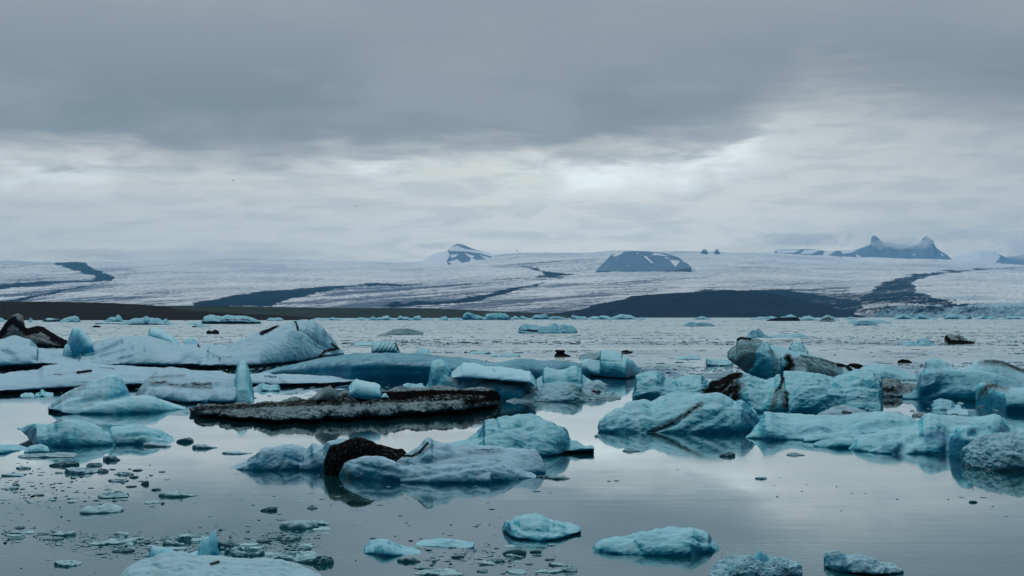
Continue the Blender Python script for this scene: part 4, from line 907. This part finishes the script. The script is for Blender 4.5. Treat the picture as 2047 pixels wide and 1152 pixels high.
berg('crumbly white ice chunk with a smooth blue left end at the bottom right', [
  L([(1645,1128),(1646,1114),(1655,1107),(1670,1106),(1690,1112),(1710,1110),(1730,1114),(1750,1124),(1770,1128),(1788,1132),(1800,1142)], [(1645,1134),(1680,1146),(1740,1152),(1800,1148)], cb=14, n=2.0, lift=[(1645,2),(1740,4),(1800,2)])],
  vox=1.2, rough=1.7, ridge=2.2, smooth=0, m=ICE_SNOW, paint=[('blue', [(1650,1120),(1680,1115),(1690,1135)], 12, 1.2)], **FL)
berg('smooth rounded teal ice chunk with a tapering right tail near the bottom centre', [
  L([(728,1102),(731,1092),(742,1084),(758,1080),(775,1081),(790,1088),(805,1097),(825,1102),(842,1106)], [(728,1106),(770,1113),(842,1109)], cb=14, n=2.0)], vox=1.2, rough=1.0, ridge=.6, blue=.3, **FL)
berg('shallow teal ice chunk awash in the slush at the bottom centre', [
  L([(832,1088),(860,1084),(880,1079),(905,1078),(925,1084),(948,1086)], [(832,1092),(948,1096)], cb=10, n=2.0)], vox=1.2, rough=1.0, ridge=.9, blue=.2, **FL)
berg('broad flat white ice floe cut off by the bottom edge of the picture', [
  L([(235,1172),(262,1146),(280,1137),(305,1133),(330,1122),(365,1120),(400,1127),(440,1126),(480,1134),(540,1133),(580,1143),(620,1155),(660,1175)], [(235,1185),(660,1195)], cb=45, n=2.6),
  L([(285,1138),(310,1124),(335,1116),(370,1115),(410,1121),(440,1128),(400,1140)], [(285,1160),(400,1165)], cb=24, n=2.0)],
  name='ice_floe', cat='ice floe', vox=1.5, rough=1.3, ridge=1.2, smooth=1, blue=-.2, m=ICE_SNOW, paint=[('dirt', [(422,1128),(436,1124)], 4, .8)], carve=[([(290,1130),(360,1140),(430,1126)], 4, 3)])
berg('spiky translucent ice shard with a tall point in the bottom left slush', [
  L([(376,1115),(385,1108),(398,1102),(402,1085),(410,1076),(420,1074),(428,1064),(433,1060),(435,1075),(436,1092),(440,1112)], [(376,1120),(440,1122)], cb=10, n=1.6, ends=(.5,.8))], vox=1.1, rough=.7, ridge=.7, smooth=1, **dict(FL, name='ice_shard', cat='ice shard', m=ICE_THIN))
berg('triangular teal ice shard beside the spiky one in the bottom left slush', [
  L([(300,1116),(303,1098),(307,1092),(325,1094),(345,1100),(362,1110)], [(300,1120),(362,1120)], cb=8, n=1.6, ends=(.8,.5))], vox=1.1, rough=.6, ridge=.5, blue=.3, **dict(FL, name='ice_shard', cat='ice shard', m=ICE_THIN))

# ---------------------------------------------------------------- far bergs, strung along the far shore
def far(label, T, y, blue=.15, m=None, paint=(), deep=22, rough=1.0, ridge=1.2, name='iceberg', cat='iceberg', group=None, lift=0, n=1.9, vox=.75, fs=.3):
    cb = deep*(y-631)**2/14215.0
    return berg(label, [L(T, y, cb=cb, n=n, lift=lift, step=1.2, ends=(.5, .5))], name=name, cat=cat, group=group, vox=vox, rough=rough, ridge=ridge, smooth=0 if deep > 10 else 1, blue=blue, m=m, paint=paint, fs=fs if deep > 10 else .5)
far('low bright teal sliver of ice at the left edge below the brown hill', [(-40,640),(-10,637),(4,637),(12,643)], 643.5, .5)
far('tiny pointed white ice peak just right of the raised black head', [(58,642),(62,636),(65,641),(70,643)], 644, .1)
far('dirty low dark-fronted ice strip at the foot of the brown hill', [(86,642),(95,637),(112,638),(124,640),(130,643)], 644, .0, paint=[('dirt', [(86,641),(130,641)], 2.5, .8)])
far('white block-shaped berg with a flat lit face in front of the brown hill at left', [(120,643),(128,638),(140,634),(150,632),(157,635),(160,643)], 644.5, .2)
far('two-peaked small teal berg in front of the brown hill', [(210,643),(218,636),(224,634),(230,635),(237,630),(242,635),(246,642)], 643.5, .35)
far('wide pale teal berg with a black waterline left of centre in the distance', [(238,648),(250,643),(265,638),(285,636),(293,632),(300,636),(315,637),(326,642),(332,638),(340,646),(350,649)], 649.5, .3, paint=[('dirt', [(262,648.5),(315,648.5)], 1.6, .9)])
far('thin dark-edged ice raft left of the wide pale teal berg', [(190,646),(205,645),(230,646),(252,647)], 648, .2, paint=[('dirt', [(190,648),(250,648)], 1.5, .8)], name='ice_floe', cat='ice floe')
far('broad berg banded with black dirt along its base in the left distance', [(403,644),(408,634),(420,630),(432,632),(445,633),(455,630),(470,632),(490,632),(505,636),(515,641),(522,646)], 648, .1, paint=[('dirt', [(406,645),(430,645),(480,645),(520,646)], 2.4, 1.0), ('dirt', [(440,640),(480,638),(500,641)], 2, .6)], ridge=1.0)
far('blue and grey low ice piece under the dirt-banded broad berg', [(385,653),(392,650),(405,651),(415,653)], 654.5, .6, paint=[('dirt', [(385,653),(390,653)], 1.5, .9)])
far('flat pale raft of ice left of the dirt-banded broad berg', [(374,648),(385,645),(400,645),(405,648)], 649, .1, name='ice_floe', cat='ice floe')
far('small black two-pronged clod of dirty ice in the left middle distance', [(414,664),(418,661),(424,664),(430,660),(436,663),(438,667)], 668, 0, m=ICE_DARK, paint=[('dirt', [(410,655),(440,655),(440,670),(410,670),(410,655)], 2, 1)])
far('tiny dark ice scrap far out beyond the blue slabs', [(186,653),(192,651),(201,653)], 655, 0, m=ICE_DARK, paint=[('dirt', [(186,653),(201,653)], 3, 1)])
far('low teal crumble of ice right of the dirt-banded broad berg', [(533,640),(540,636),(550,637),(556,635),(562,637),(568,641)], 641.5, .3, ridge=1.1)
chain = [((620,640),(635,636),(650,638),(662,635),(680,637),(690,639)), ((695,640),(710,637),(720,635),(728,636),(737,640)), ((733,639),(744,633),(752,636),(760,634),(768,639)), ((758,640),(766,632),(775,631),(780,636),(790,638)),
         ((792,639),(800,631),(805,634),(816,634),(824,639)), ((824,639),(830,632),(840,632),(842,638)), ((842,639),(855,636),(868,639)), ((876,639),(884,634),(892,633),(896,638)), ((900,639),(912,636),(925,639))]
cl = ['ragged thin line of white brash bergs above the long domed iceberg', 'low white ice heap left of the dark-faced berg below the green shore', 'dark-sided teal berg in the line below the green shore', 'block-topped pale berg in the line below the green shore',
      'berg with a little knob and dark foot below the green shore', 'small white box of ice below the green shore', 'flat white scrap of ice right of the little white box', 'small teal twin-bumped berg left of the tall-headed far berg', 'low ice crumbs at the left foot of the tall-headed far berg']
for T, lb, bl in zip(chain, cl, (.1, .1, .6, .2, .2, 0, .1, .4, .1)): far(lb, list(T), 640.5, bl, ridge=1.0, group='bergs strung along the far shore')
far('tall-headed teal berg with a long white back in the centre distance', [(923,639),(927,629),(933,624),(940,625),(948,630),(958,631),(965,634),(970,637)], 640, .6, ridge=1.1)
far('long white domed berg right of the teal-headed one', [(966,638),(972,629),(985,626),(1000,627),(1010,628),(1018,633),(1022,639)], 640, .1, paint=[('blue', [(1010,634),(1018,637)], 3, .8)])
chain = [((1020,637),(1030,632),(1040,637)), ((1038,638),(1042,632),(1052,635),(1062,638)), ((1062,638),(1068,630),(1080,630),(1092,628),(1097,633),(1102,638)), ((1090,638),(1105,633),(1118,633),(1130,636),(1140,639)), ((1142,638),(1143,630),(1155,633),(1170,634),(1175,638)),
         ((1172,637),(1185,633),(1200,634),(1206,637)), ((1196,637),(1200,631),(1212,632),(1220,635),(1225,638)), ((1218,637),(1232,631),(1240,628),(1252,630),(1262,631),(1270,635),(1275,638)), ((1276,638),(1284,635),(1292,638)), ((1385,638),(1398,634),(1405,633),(1412,636),(1420,638))]
cl = ['little white hump at the right foot of the long domed far berg', 'low white wedge below the left end of the black hill', 'jagged pale teal berg below the left slope of the black hill', 'dark-faced long berg below the left slope of the black hill', 'berg with a sharp left corner below the black hill',
      'low white ridge of ice below the black hill', 'small notched white berg below the black hill', 'biggest white berg in the line below the black hill', 'white ice crumb right of the biggest berg below the black hill', 'tiny two-humped teal berg below the crest of the black hill']
for T, lb, bl in zip(chain, cl, (.1, .1, .4, .6, .3, .1, .2, .1, .1, .5)): far(lb, list(T), 639, bl, ridge=1.0, group='bergs strung along the far shore')
far('wide low teal berg of broken lumps in the middle distance at centre', [(1037,662),(1042,653),(1052,649),(1065,652),(1078,653),(1090,655),(1100,651),(1108,647),(1115,652),(1128,650),(1140,652),(1150,658),(1153,664)], 667, .55, ridge=1.6, rough=.8, deep=30, paint=[('dirt', [(1045,661),(1075,662)], 2.5, .8)])
far('bright blue low sliver of ice in the distance right of centre', [(1368,650),(1378,645),(1390,647),(1405,646),(1418,647),(1428,651)], 652.5, .9)
far('grey crumbled low berg floating right of the domed white iceberg', [(768,668),(780,664),(795,660),(810,659),(825,661),(845,666)], 670, .3, ridge=2.2, m=ICE_SMALL)
far('small grey ice strip left of the grey crumbled low berg', [(755,671),(765,669),(772,669),(778,672)], 673, .2, m=ICE_DARK)
far('dark-topped low berg on the right below the black hill', [(1532,641),(1545,638),(1560,636),(1580,635),(1593,634),(1600,640)], 642, 0, m=ICE_DARK, paint=[('dirt', [(1532,636),(1600,632),(1600,643),(1532,643),(1532,636)], 2, 1.0)])
far('pale teal crumbled berg behind the dark-topped low one', [(1598,640),(1606,634),(1618,632),(1628,635),(1636,640)], 641, .3, ridge=1.1)
far('peaked white berg with a dark front on the right below the glacier', [(1636,641),(1646,634),(1654,630),(1664,634),(1672,637),(1678,640)], 641, .1, paint=[('dirt', [(1645,639),(1665,639)], 2.5, .7)])
far('small dark cone of ice in front of the peaked white berg', [(1638,642),(1648,636),(1655,633),(1662,638),(1668,642)], 643.5, 0, m=ICE_DARK, paint=[('dirt', [(1638,638),(1668,638)], 4, .6)])
chain = [((1500,637),(1520,634),(1540,633),(1552,635)), ((1560,635),(1572,632),(1580,629),(1592,634)), ((1688,637),(1700,634),(1718,637)), ((1785,637),(1795,632),(1805,628),(1815,632),(1824,636)), ((1828,637),(1838,628),(1850,631),(1862,635),(1872,636)), ((1885,637),(1895,630),(1910,629),(1930,634),(1940,637)), ((1930,638),(1936,628),(1942,637)), ((1950,636),(1965,629),(1985,634),(1998,638)), ((2000,638),(2020,632),(2060,634))]
cl = ['low white brash line left of the dark-topped berg', 'small white peak behind the dark-topped low berg', 'flat blue-white crumb below the moraine on the right', 'white pyramid berg below the glacier cliff', 'long-tailed white berg below the glacier cliff',
      'rounded pale berg below the glacier cliff on the right', 'thin blue spike of ice below the glacier cliff', 'wedge-shaped white berg below the glacier cliff', 'low blue-white berg at the right edge below the glacier cliff']
for T, lb, bl in zip(chain, cl, (.1, .1, .4, .2, .1, .2, .9, .1, .4)): far(lb, list(T), 638.5, bl, ridge=1.0, group='bergs strung along the far shore')
far('bright blue low raft of ice with a white rim on the right in the distance', [(1706,649),(1715,644),(1730,642),(1745,644),(1754,649)], 651, .95)
far('white and teal ragged ice strip behind the bright blue raft', [(1695,644),(1700,641),(1720,642),(1745,640),(1765,641),(1779,645)], 646.5, .3, ridge=1.2)
far('sharp-finned teal berg behind the grey boulder-shaped one', [(1493,673),(1500,666),(1505,660),(1512,664),(1515,657),(1522,664),(1530,670),(1538,675)], 676, .75, ridge=1.4, n=1.6)
far('long low teal ice tail right of the sharp-finned berg', [(1536,674),(1555,670),(1575,671),(1595,668),(1612,672)], 675, .5)
far('rounded blue-grey berg with two humps on the right in the middle distance', [(1803,688),(1812,684),(1822,683),(1832,687),(1838,680),(1848,677),(1858,682),(1868,689)], 691, .6, ridge=1.3, rough=.8)
far('black and white tilted berg on the right in the middle distance', [(1889,676),(1893,671),(1900,669),(1908,672),(1915,670),(1925,676),(1935,683),(1947,687)], 688, 0, ridge=1.6, rough=1.0, m=ICE_DARK, paint=[('dirt', [(1889,674),(1900,684),(1947,687)], 5, 1.0), ('dirt', [(1910,674),(1925,680)], 4, .5)])
far('flat black slab of dirty ice alone right of the clod', [(1795,722),(1802,720),(1815,721),(1822,725)], 726, 0, m=ICE_DARK, paint=[('dirt', [(1790,715),(1830,715),(1830,730),(1790,730),(1790,715)], 3, 1)], deep=4)
far('small dark scrap of ice right of the black mushroom', [(1243,703),(1252,701),(1264,705)], 706, 0, m=ICE_DARK, paint=[('dirt', [(1243,703),(1264,703)], 4, .9)], deep=4)
far('pale flat-topped floe left of the grey boulder-shaped iceberg', [(1412,728),(1414,718),(1425,720),(1440,721),(1462,722),(1466,731)], 732, .0, deep=5, n=2.8)
far('long thin grey floe under the left of the grey boulder-shaped iceberg', [(1405,752),(1420,749),(1440,746),(1460,742),(1475,748)], 756, .1, deep=5, m=ICE_SMALL, name='ice_floe', cat='ice floe')
far('small grey mound of ice left of the long thin grey floe', [(1345,756),(1352,752),(1365,751),(1372,754),(1382,757)], 758, .1, deep=4, m=ICE_SMALL, ridge=1.2)
far('little grey hump of ice in the open lead right of the stepped iceberg', [(1306,737),(1314,732),(1322,734),(1336,738)], 739, .1, deep=5, m=ICE_SMALL, ridge=1.2)
for lb, T, y in (('flat pale raft with an upturned left end in the centre distance', [(938,706),(945,704),(965,704),(978,702),(979,707)], 708), ('short pale raft right of the upturned one', [(981,712),(990,709),(1001,711)], 713.5),
                 ('longer pale raft with straight edges left of the black mushroom', [(1004,711),(1010,709),(1038,709),(1040,712)], 713.5), ('thin teal raft right of centre in the far lead', [(1350,717),(1370,713),(1395,714),(1402,717)], 719)):
    far(lb, T, y, .2, deep=5, name='ice_floe', cat='ice floe', n=2.6)
# slush-side lumps by the centre bergs
far('crusty row of white ice crumbs in front of the brown-smeared floe', [(505,777),(515,774),(525,769),(540,773),(556,770),(560,779)], 782, 0, deep=3, ridge=1.5, n=2.2)
far('pale ice crumbs in the dark water behind the dark flat floe', [(806,770),(818,767),(830,770),(845,768),(850,775)], 777, .1, deep=3, ridge=1.5)
far('small pointed white ice lump in front of the drift-like iceberg', [(72,789),(80,787),(85,780),(92,786),(106,787),(108,791)], 793, .1, deep=3, ridge=1.2)
far('low white ice lump left of the small pointed one', [(42,791),(52,787),(68,788),(70,792)], 794, .1, deep=3, ridge=1.0)
far('greenish white cluster of ice lumps in the dark water on the right', [(1862,812),(1866,804),(1880,801),(1900,804),(1908,812),(1920,816)], 820, .1, deep=4, ridge=1.8, rough=1)
far('flat pale ice floe in the dark water behind the right front iceberg', [(1892,826),(1905,823),(1925,822),(1934,827)], 829, .1, deep=4)
far('small wedge of dirty ice behind the right front iceberg', [(1822,832),(1835,827),(1848,829),(1852,834)], 836, 0, deep=3, m=ICE_DARK, paint=[('dirt', [(1822,832),(1850,832)], 4, .6)])

# ---------------------------------------------------------------- small floes in the foreground, each one its own
rng = random.Random(11)
def floe_proto(seed, nr=30):
    r = np.random.RandomState(seed); a = np.linspace(0, 2*math.pi, nr, endpoint=False)
    k = r.randint(5, 9); th = np.sort(r.uniform(0, 2*math.pi, k)); dd = r.uniform(.62, 1.0, k)
    rad = np.full(nr, 1.25)
    for t, d_ in zip(th, dd):                                   # broken straight edges, like a piece of a slab
        c = np.cos(a-t); rad = np.where(c > .15, np.minimum(rad, d_/np.maximum(c, .15)), rad)
    rad *= 1+.16*fbm(np.stack([np.cos(a)*3, np.sin(a)*3, np.full(nr, seed*3.3)], 1), 3)
    tilt = r.uniform(-.35, .35, 2); V = []
    for (s, z) in ((.85, -.5), (1.0, -.1), (1.0, .08), (.93, .26), (.72, .36), (.45, .42), (.2, .44)):
        x, y = np.cos(a)*rad*s, np.sin(a)*rad*s
        p = np.stack([x*2.6, y*2.6, np.full(nr, seed+.5)], 1)
        zz = np.full(nr, z) if z < 0.1 else z*(1+.9*fbm(p, 3, .6, True)+.6*fbm(p*.5, 2))+tilt[0]*x*.5+tilt[1]*y*.5
        V.append(np.stack([x, y, zz], 1))
    V.append(np.array([[0, 0, V[-1][:, 2].mean()]]))
    V = np.vstack(V); f = []
    for k in range(6):
        for i in range(nr): f.append((k*nr+i, k*nr+(i+1) % nr, (k+1)*nr+(i+1) % nr, (k+1)*nr+i))
    for i in range(nr): f.append((6*nr+i, 6*nr+(i+1) % nr, 7*nr))
    me = mesh_from('ice_fragment', V, f, smooth=bool(seed % 2))
    for kx in ('dirt', 'grime', 'blue'): set_attr(me, kx, np.clip(fbm(V*1.5+seed, 3)*.8, 0, 1)*(0.2 if kx == 'dirt' else .7))
    me.materials.append(ICE_PALE if seed % 3 else ICE_SMALL); return me
PROTO = [floe_proto(i+3) for i in range(18)]
def fragment(px, py, w, hpx, label, group, me=None, name='ice_fragment', cat='ice fragment', dep=None):
    Y = float(dw(py)); X = (px-CX)/F*Y; pm = Y/F
    o = bpy.data.objects.new(name, me or PROTO[rng.randrange(18)]); COL.objects.link(o)
    sx = w*pm/2; sy = (dep*pm if dep else sx*rng.uniform(.55, .9))
    o.scale = (sx, sy, max(hpx*pm*1.7, .012)); o.location = (X, Y+sy*.6, 0)
    o['grain'] = 0.32/pm; tag(o, label, cat, group); return o
# the larger ones one can single out
NAMED = [
 (405,897,50,9,'rounded grey-teal ice pan right of the beaked iceberg'), (470,908,62,5,'long thin ice pan just left of the blue-shouldered iceberg'), (372,884,40,8,'small crumbly ice piece at the right tip of the beaked iceberg'), (318,893,60,9,'crumbled ice cluster in front of the beaked iceberg'),
 (90,915,120,7,'long pale ice strip near the left edge below the dark teal lump'), (132,932,60,9,'low teal ice pan below the long pale ice strip'), (165,947,62,9,'grey-white ice pan with two lobes on the left'), (205,944,22,6,'small round ice pan beside the two-lobed one'),
 (224,921,34,9,'pointed grey ice lump floating alone at left'), (188,932,32,6,'dark dirty ice piece at left between the pale pans'), (30,952,50,5,'dark ragged ice piece at the left edge'), (235,963,40,4,'narrow dark ice piece left of the spiky crumb'),
 (222,995,70,10,'jagged-edged green-grey ice pan in the left foreground'), (350,994,78,10,'smooth teal ice pan with pointed left end in the left foreground'), (314,980,22,4,'little oval ice piece between the two larger pans'), (292,969,16,7,'spiky little ice crumb on the left'),
 (206,1026,88,13,'long grey ice pan with a dark right end in the left foreground'), (130,1071,45,8,'smooth oval ice pan above the slush belt at left'), (138,1132,50,7,'double dark ice pan near the bottom left'), (306,1007,30,4,'thin dark ice piece below the smooth pointed pan'),
 (595,1058,66,14,'rounded ice pan with a black dirt patch in the centre left foreground'), (640,1049,44,8,'teal ice tongue right of the dirt-patched pan'), (645,1060,40,3,'thin pale sliver under the dirt-patched pan'), (575,1080,72,10,'dark teal ice pan at the right end of the slush belt'), 
 (540,1022,34,7,'small two-part ice piece right of the left pans'), (562,1040,28,3,'narrow ice piece above the dirt-patched pan'), (625,1017,28,5,'small peaked dark ice piece under the black-humped iceberg'),
 (485,1112,78,13,'large teal ice pan right of the spiky shard'), (450,1094,62,12,'pale curved ice pan behind the spiky shard'), (395,1078,60,8,'dark grey ice pan at the back of the slush belt'), (240,1088,66,9,'broad dark greenish ice pan inside the slush belt'), (250,1104,46,6,'narrow ice pan under the broad dark greenish one'),
 (590,1122,110,16,'wide teal ice pan near the bottom left of centre'), (645,1128,60,15,'humped end piece of the wide teal ice pan'), (600,1100,60,7,'thin grey ice pan above the wide teal one'), (345,1092,46,12,'small white ice lump left of the spiky shard'), (370,1084,30,11,'white ice knob behind the small white lump'),
 (1032,1108,58,12,'low grey-green ice lump below the wedge-shaped chunk'), (1072,1104,30,6,'flat disc of ice right of the low grey-green lump'), (1140,1142,34,10,'pale rounded ice lump near the bottom centre'), (820,1124,44,8,'dark teal ice pan below the rounded tapering chunk'), (880,1150,80,8,'pale ice pan touching the bottom edge at centre'),
 (1262,903,44,5,'thin pale ice pan under the reflection of the rounded teal iceberg'), (1456,913,34,8,'small triangular ice piece under the right end of the rounded teal iceberg'), (1591,911,46,4,'flat grimy ice raft in front of the big right iceberg'), (1120,958,40,5,'flat pale ice piece at the right tip of the black-humped iceberg'), (1090,955,34,5,'ice crumbs joining the black-humped iceberg and the flat pale piece'),
 (1195,873,14,4,'dark ice scrap at the left foot of the rounded teal iceberg'), (1100,1145,50,5,'faint ice sliver near the bottom edge at centre'), (1521,958,20,4,'small dark bird-like ice scrap on the open water at right'), (1945,1005,16,4,'small dark ice scrap below the rough grey mound')]
for x, y, w, h, lb in NAMED: fragment(x, y, w, h, lb, None, name='ice_pan', cat='ice pan')
# countable flecks of ice, clustered as in the picture
def cluster(n, xr, yr, wr, hr, label, group, shape=None):
    k = 0
    while k < n:
        x, y = rng.uniform(*xr), rng.uniform(*yr)
        if shape and rng.random() > shape(x, y): continue
        w = wr[0]+(wr[1]-wr[0])*rng.random()**2.2
        fragment(x, y, w, hr*(0.5+rng.random())*(0.6+w/30), label, group); k += 1
cluster(52, (0, 330), (935, 1015), (7, 34), 2.0, 'small dark ice fragment drifting with others near the left edge', 'ice fragments drifting near the left edge', lambda x, y: max(0, 1-x/420)*(.5+.5*math.sin(y/9)**2))
belt = lambda x, y: math.exp(-((y-(1070+x*0.075 if x < 300 else 1098-(x-300)*.02))/(11+x*0.03))**2)
cluster(112, (0, 620), (1050, 1140), (8, 46), 2.4, 'grey-green ice fragment packed into the slush belt at the bottom left', 'ice fragments in the bottom left slush belt', belt)
cluster(50, (840, 1120), (1090, 1150), (8, 40), 2.4, 'grey-green ice fragment in the patch of slush at the bottom centre', 'ice fragments in the bottom centre slush patch')
cluster(40, (420, 1000), (985, 1085), (5, 16), 1.4, 'tiny dark ice fleck on the open water below the black-humped iceberg', 'ice flecks below the black-humped iceberg')
cluster(22, (1020, 2040), (930, 1060), (4, 14), 1.3, 'tiny dark ice fleck on the open water at right', 'ice flecks on the right open water')
cluster(14, (1440, 1480), (1105, 1150), (5, 12), 1.3, 'tiny ice fleck beside the fluffy white cluster', 'ice flecks beside the fluffy cluster')
cluster(22, (1780, 2040), (806, 850), (10, 44), 2.0, 'small greenish ice piece in the dark water among the right icebergs', 'ice pieces among the right icebergs')
cluster(16, (500, 680), (776, 812), (8, 26), 1.5, 'thin ice piece in the lead behind the dark flat floe', 'ice pieces behind the dark flat floe')

# brash too plentiful to count: the near belt's crumbs and the wind rows that reach to the far shore
def brash(name, pts, mats, seed):
    """pts: arrays px, py, width px, height px"""
    r = np.random.RandomState(seed); px, py, w, h = pts; n = len(px); K = 8
    Y = dw(py); pm = Y/F; X = (px-CX)/F*Y
    a = (np.arange(K)/K*2*math.pi)[None, :]+r.uniform(0, 6, (n, 1))
    rad = (0.7+0.5*r.rand(n, K))*(w*pm/2)[:, None]; dep = r.uniform(.5, .9, (n, 1))
    hh = (h*pm)[:, None]
    rings = []
    for s, z in ((1.0, -.3), (1.0, .35), (.7, .9)):
        rings.append(np.stack([X[:, None]+np.cos(a)*rad*s, Y[:, None]+np.sin(a)*rad*s*dep, hh*z*(0.7+0.6*r.rand(n, K)) if z > 0 else hh*z+0*a], 2))
    top = np.stack([X[:, None], Y[:, None], hh*1.0*(0.7+.6*r.rand(n, 1))], 2)
    V = np.concatenate(rings+[top], 1); m = 3*K+1
    i = np.arange(K); j = (i+1) % K
    q4 = np.concatenate([np.stack([k*K+i, k*K+j, (k+1)*K+j, (k+1)*K+i], 1) for k in (0, 1)])
    t3 = np.stack([2*K+i, 2*K+j, np.full(K, 3*K)], 1)
    tri = np.concatenate([q4[:, (0, 1, 2)], q4[:, (0, 2, 3)], t3])
    Fc = (np.arange(n)[:, None, None]*m+tri[None]).reshape(-1, 3)
    me = mesh_from(name, V.reshape(-1, 3), Fc, smooth=False)
    nv = len(me.vertices)
    per = np.repeat(r.rand(n), m)
    set_attr(me, 'dirt', (per > .9)*.8); set_attr(me, 'grime', np.clip(per*1.6-.5, 0, 1)*.5); set_attr(me, 'blue', np.repeat(r.rand(n)**2, m)*.7)
    o = link(name, me, mats); o['grain'] = 3.0; tag(o, kind='stuff'); return o
r = np.random.RandomState(5)
n = 20000
py = 640+150*r.rand(n)**1.5; px = r.uniform(-60, 2110, n)
Yb = dw(py); Xb = (px-CX)/F*Yb
den = fbm(np.stack([Xb*0.012, Yb*0.055, 0*Yb], 1), 4)+.5*fbm(np.stack([Xb*0.002, Yb*0.02, 0*Yb+7], 1), 3)
keep = (den > -0.02+0.004*np.clip(py-690, 0, 200)) | (r.rand(n) < .08)
px, py = px[keep], py[keep]; n = len(px)
w = (2.5+r.rand(n)**3*20)*np.clip(.35+(py-636)/70, .4, 1.3)
brash('brash_ice', (px, py, w, (.35+.9*r.rand(n)**3)*np.clip((py-630)/40, .5, 1.3)), ICE_PALE, 3)
n = 22000; px = r.uniform(0, 1120, n); py = r.uniform(925, 1152, n)
f = np.array([belt(a, b) if a < 640 else 0 for a, b in zip(px, py)])*.9
f = np.maximum(f, .7*np.exp(-((px-970)/110)**2-((py-1112-(px-970)*.12)/14)**2)); f = np.maximum(f, .35*np.exp(-(px/160)**2-((py-975)/45)**2)); f = np.maximum(f, .006)
nn = fbm(np.stack([px/40, py/9, 0*px], 1), 3); keep = r.rand(n) < f*np.clip(.5+nn*2.2, 0, 1)
px, py = px[keep], py[keep]; n = len(px)
brash('slush_crumbs', (px, py, 2.5+r.rand(n)**2*11, .5+1.2*r.rand(n)**2), ICE_PALE, 4)

# ---------------------------------------------------------------- birds
def bird(px, py, D, span, label, dark, bank, head, flap=.25):
    m, k, b = mat('bird_feathers' if dark else 'white_feathers')
    k.put(b.inputs['Base Color'], (0.03, 0.03, 0.035, 1) if dark else (0.8, 0.8, 0.8, 1)); b.inputs['Roughness'].default_value = .8
    V = []; Fa = []
    body = [(-.5, .004, 0), (-.38, .05, .0), (-.2, .075, 0), (.0, .085, .0), (.2, .07, .015), (.33, .04, .03), (.42, .042, .04), (.5, .018, .03), (.56, .003, .02)]
    for (x, rr, z) in body:
        for j in range(8):
            a = j*math.pi/4; V.append((x, rr*1.3*math.cos(a), z+rr*1.3*math.sin(a)))
    for i in range(8):
        for j in range(8): Fa.append((i*8+j, i*8+(j+1) % 8, (i+1)*8+(j+1) % 8, (i+1)*8+j))
    Fa.append(tuple(range(7, -1, -1))); Fa.append(tuple(range(64, 72)))
    for s in (1, -1):
        prof = [(0.04, .22, .04, .06), (.35, .21, .02, .045), (.7, .17, -.06, .03), (1.1, .04, -.16, .012)]   # out, chord, sweep, thickness
        b0 = len(V)
        for (yy, ch, sw, th) in prof:
            z = flap*math.sin(min(yy, .7)*2.2)-(max(0, yy-.7))*flap*.8
            V += [(sw+ch, s*yy, z), (sw, s*yy, z+th), (sw-ch, s*yy, z), (sw, s*yy, z-th*.4)]
        for i in range(3):
            for j in range(4): 
                f_ = (b0+i*4+j, b0+i*4+(j+1) % 4, b0+i*4+4+(j+1) % 4, b0+i*4+4+j); Fa.append(f_ if s < 0 else f_[::-1])
        Fa.append((b0, b0+1, b0+2, b0+3)); Fa.append((b0+12, b0+13, b0+14, b0+15))
    me = mesh_from('bird', V, Fa)
    o = link('bird', me, m); x, z = at(px, py, D); o.location = (float(x), D, float(z)); sc = span/2.2
    o.scale = (sc, sc, sc); o.rotation_euler = (bank, 0, head); tag(o, label, 'bird')
bird(466, 361, 330, 1.15, 'dark bird gliding in the grey sky at left', True, .1, .5)
bird(713, 412.5, 330, 1.0, 'smaller dark bird flying lower in the sky left of centre', True, -.5, 1.2)
bird(1034, 502, 380, 1.2, 'dark bird flying low against the pale ice cap at centre', True, .2, .3)
bird(397, 693, 120, .75, 'dark bird with one wing stretched out over the long white iceberg', True, .5, .5, .35)
bird(1945, 932, 44, .28, 'tiny white bird skimming the water before the rough grey mound', False, .3, .8, .4)
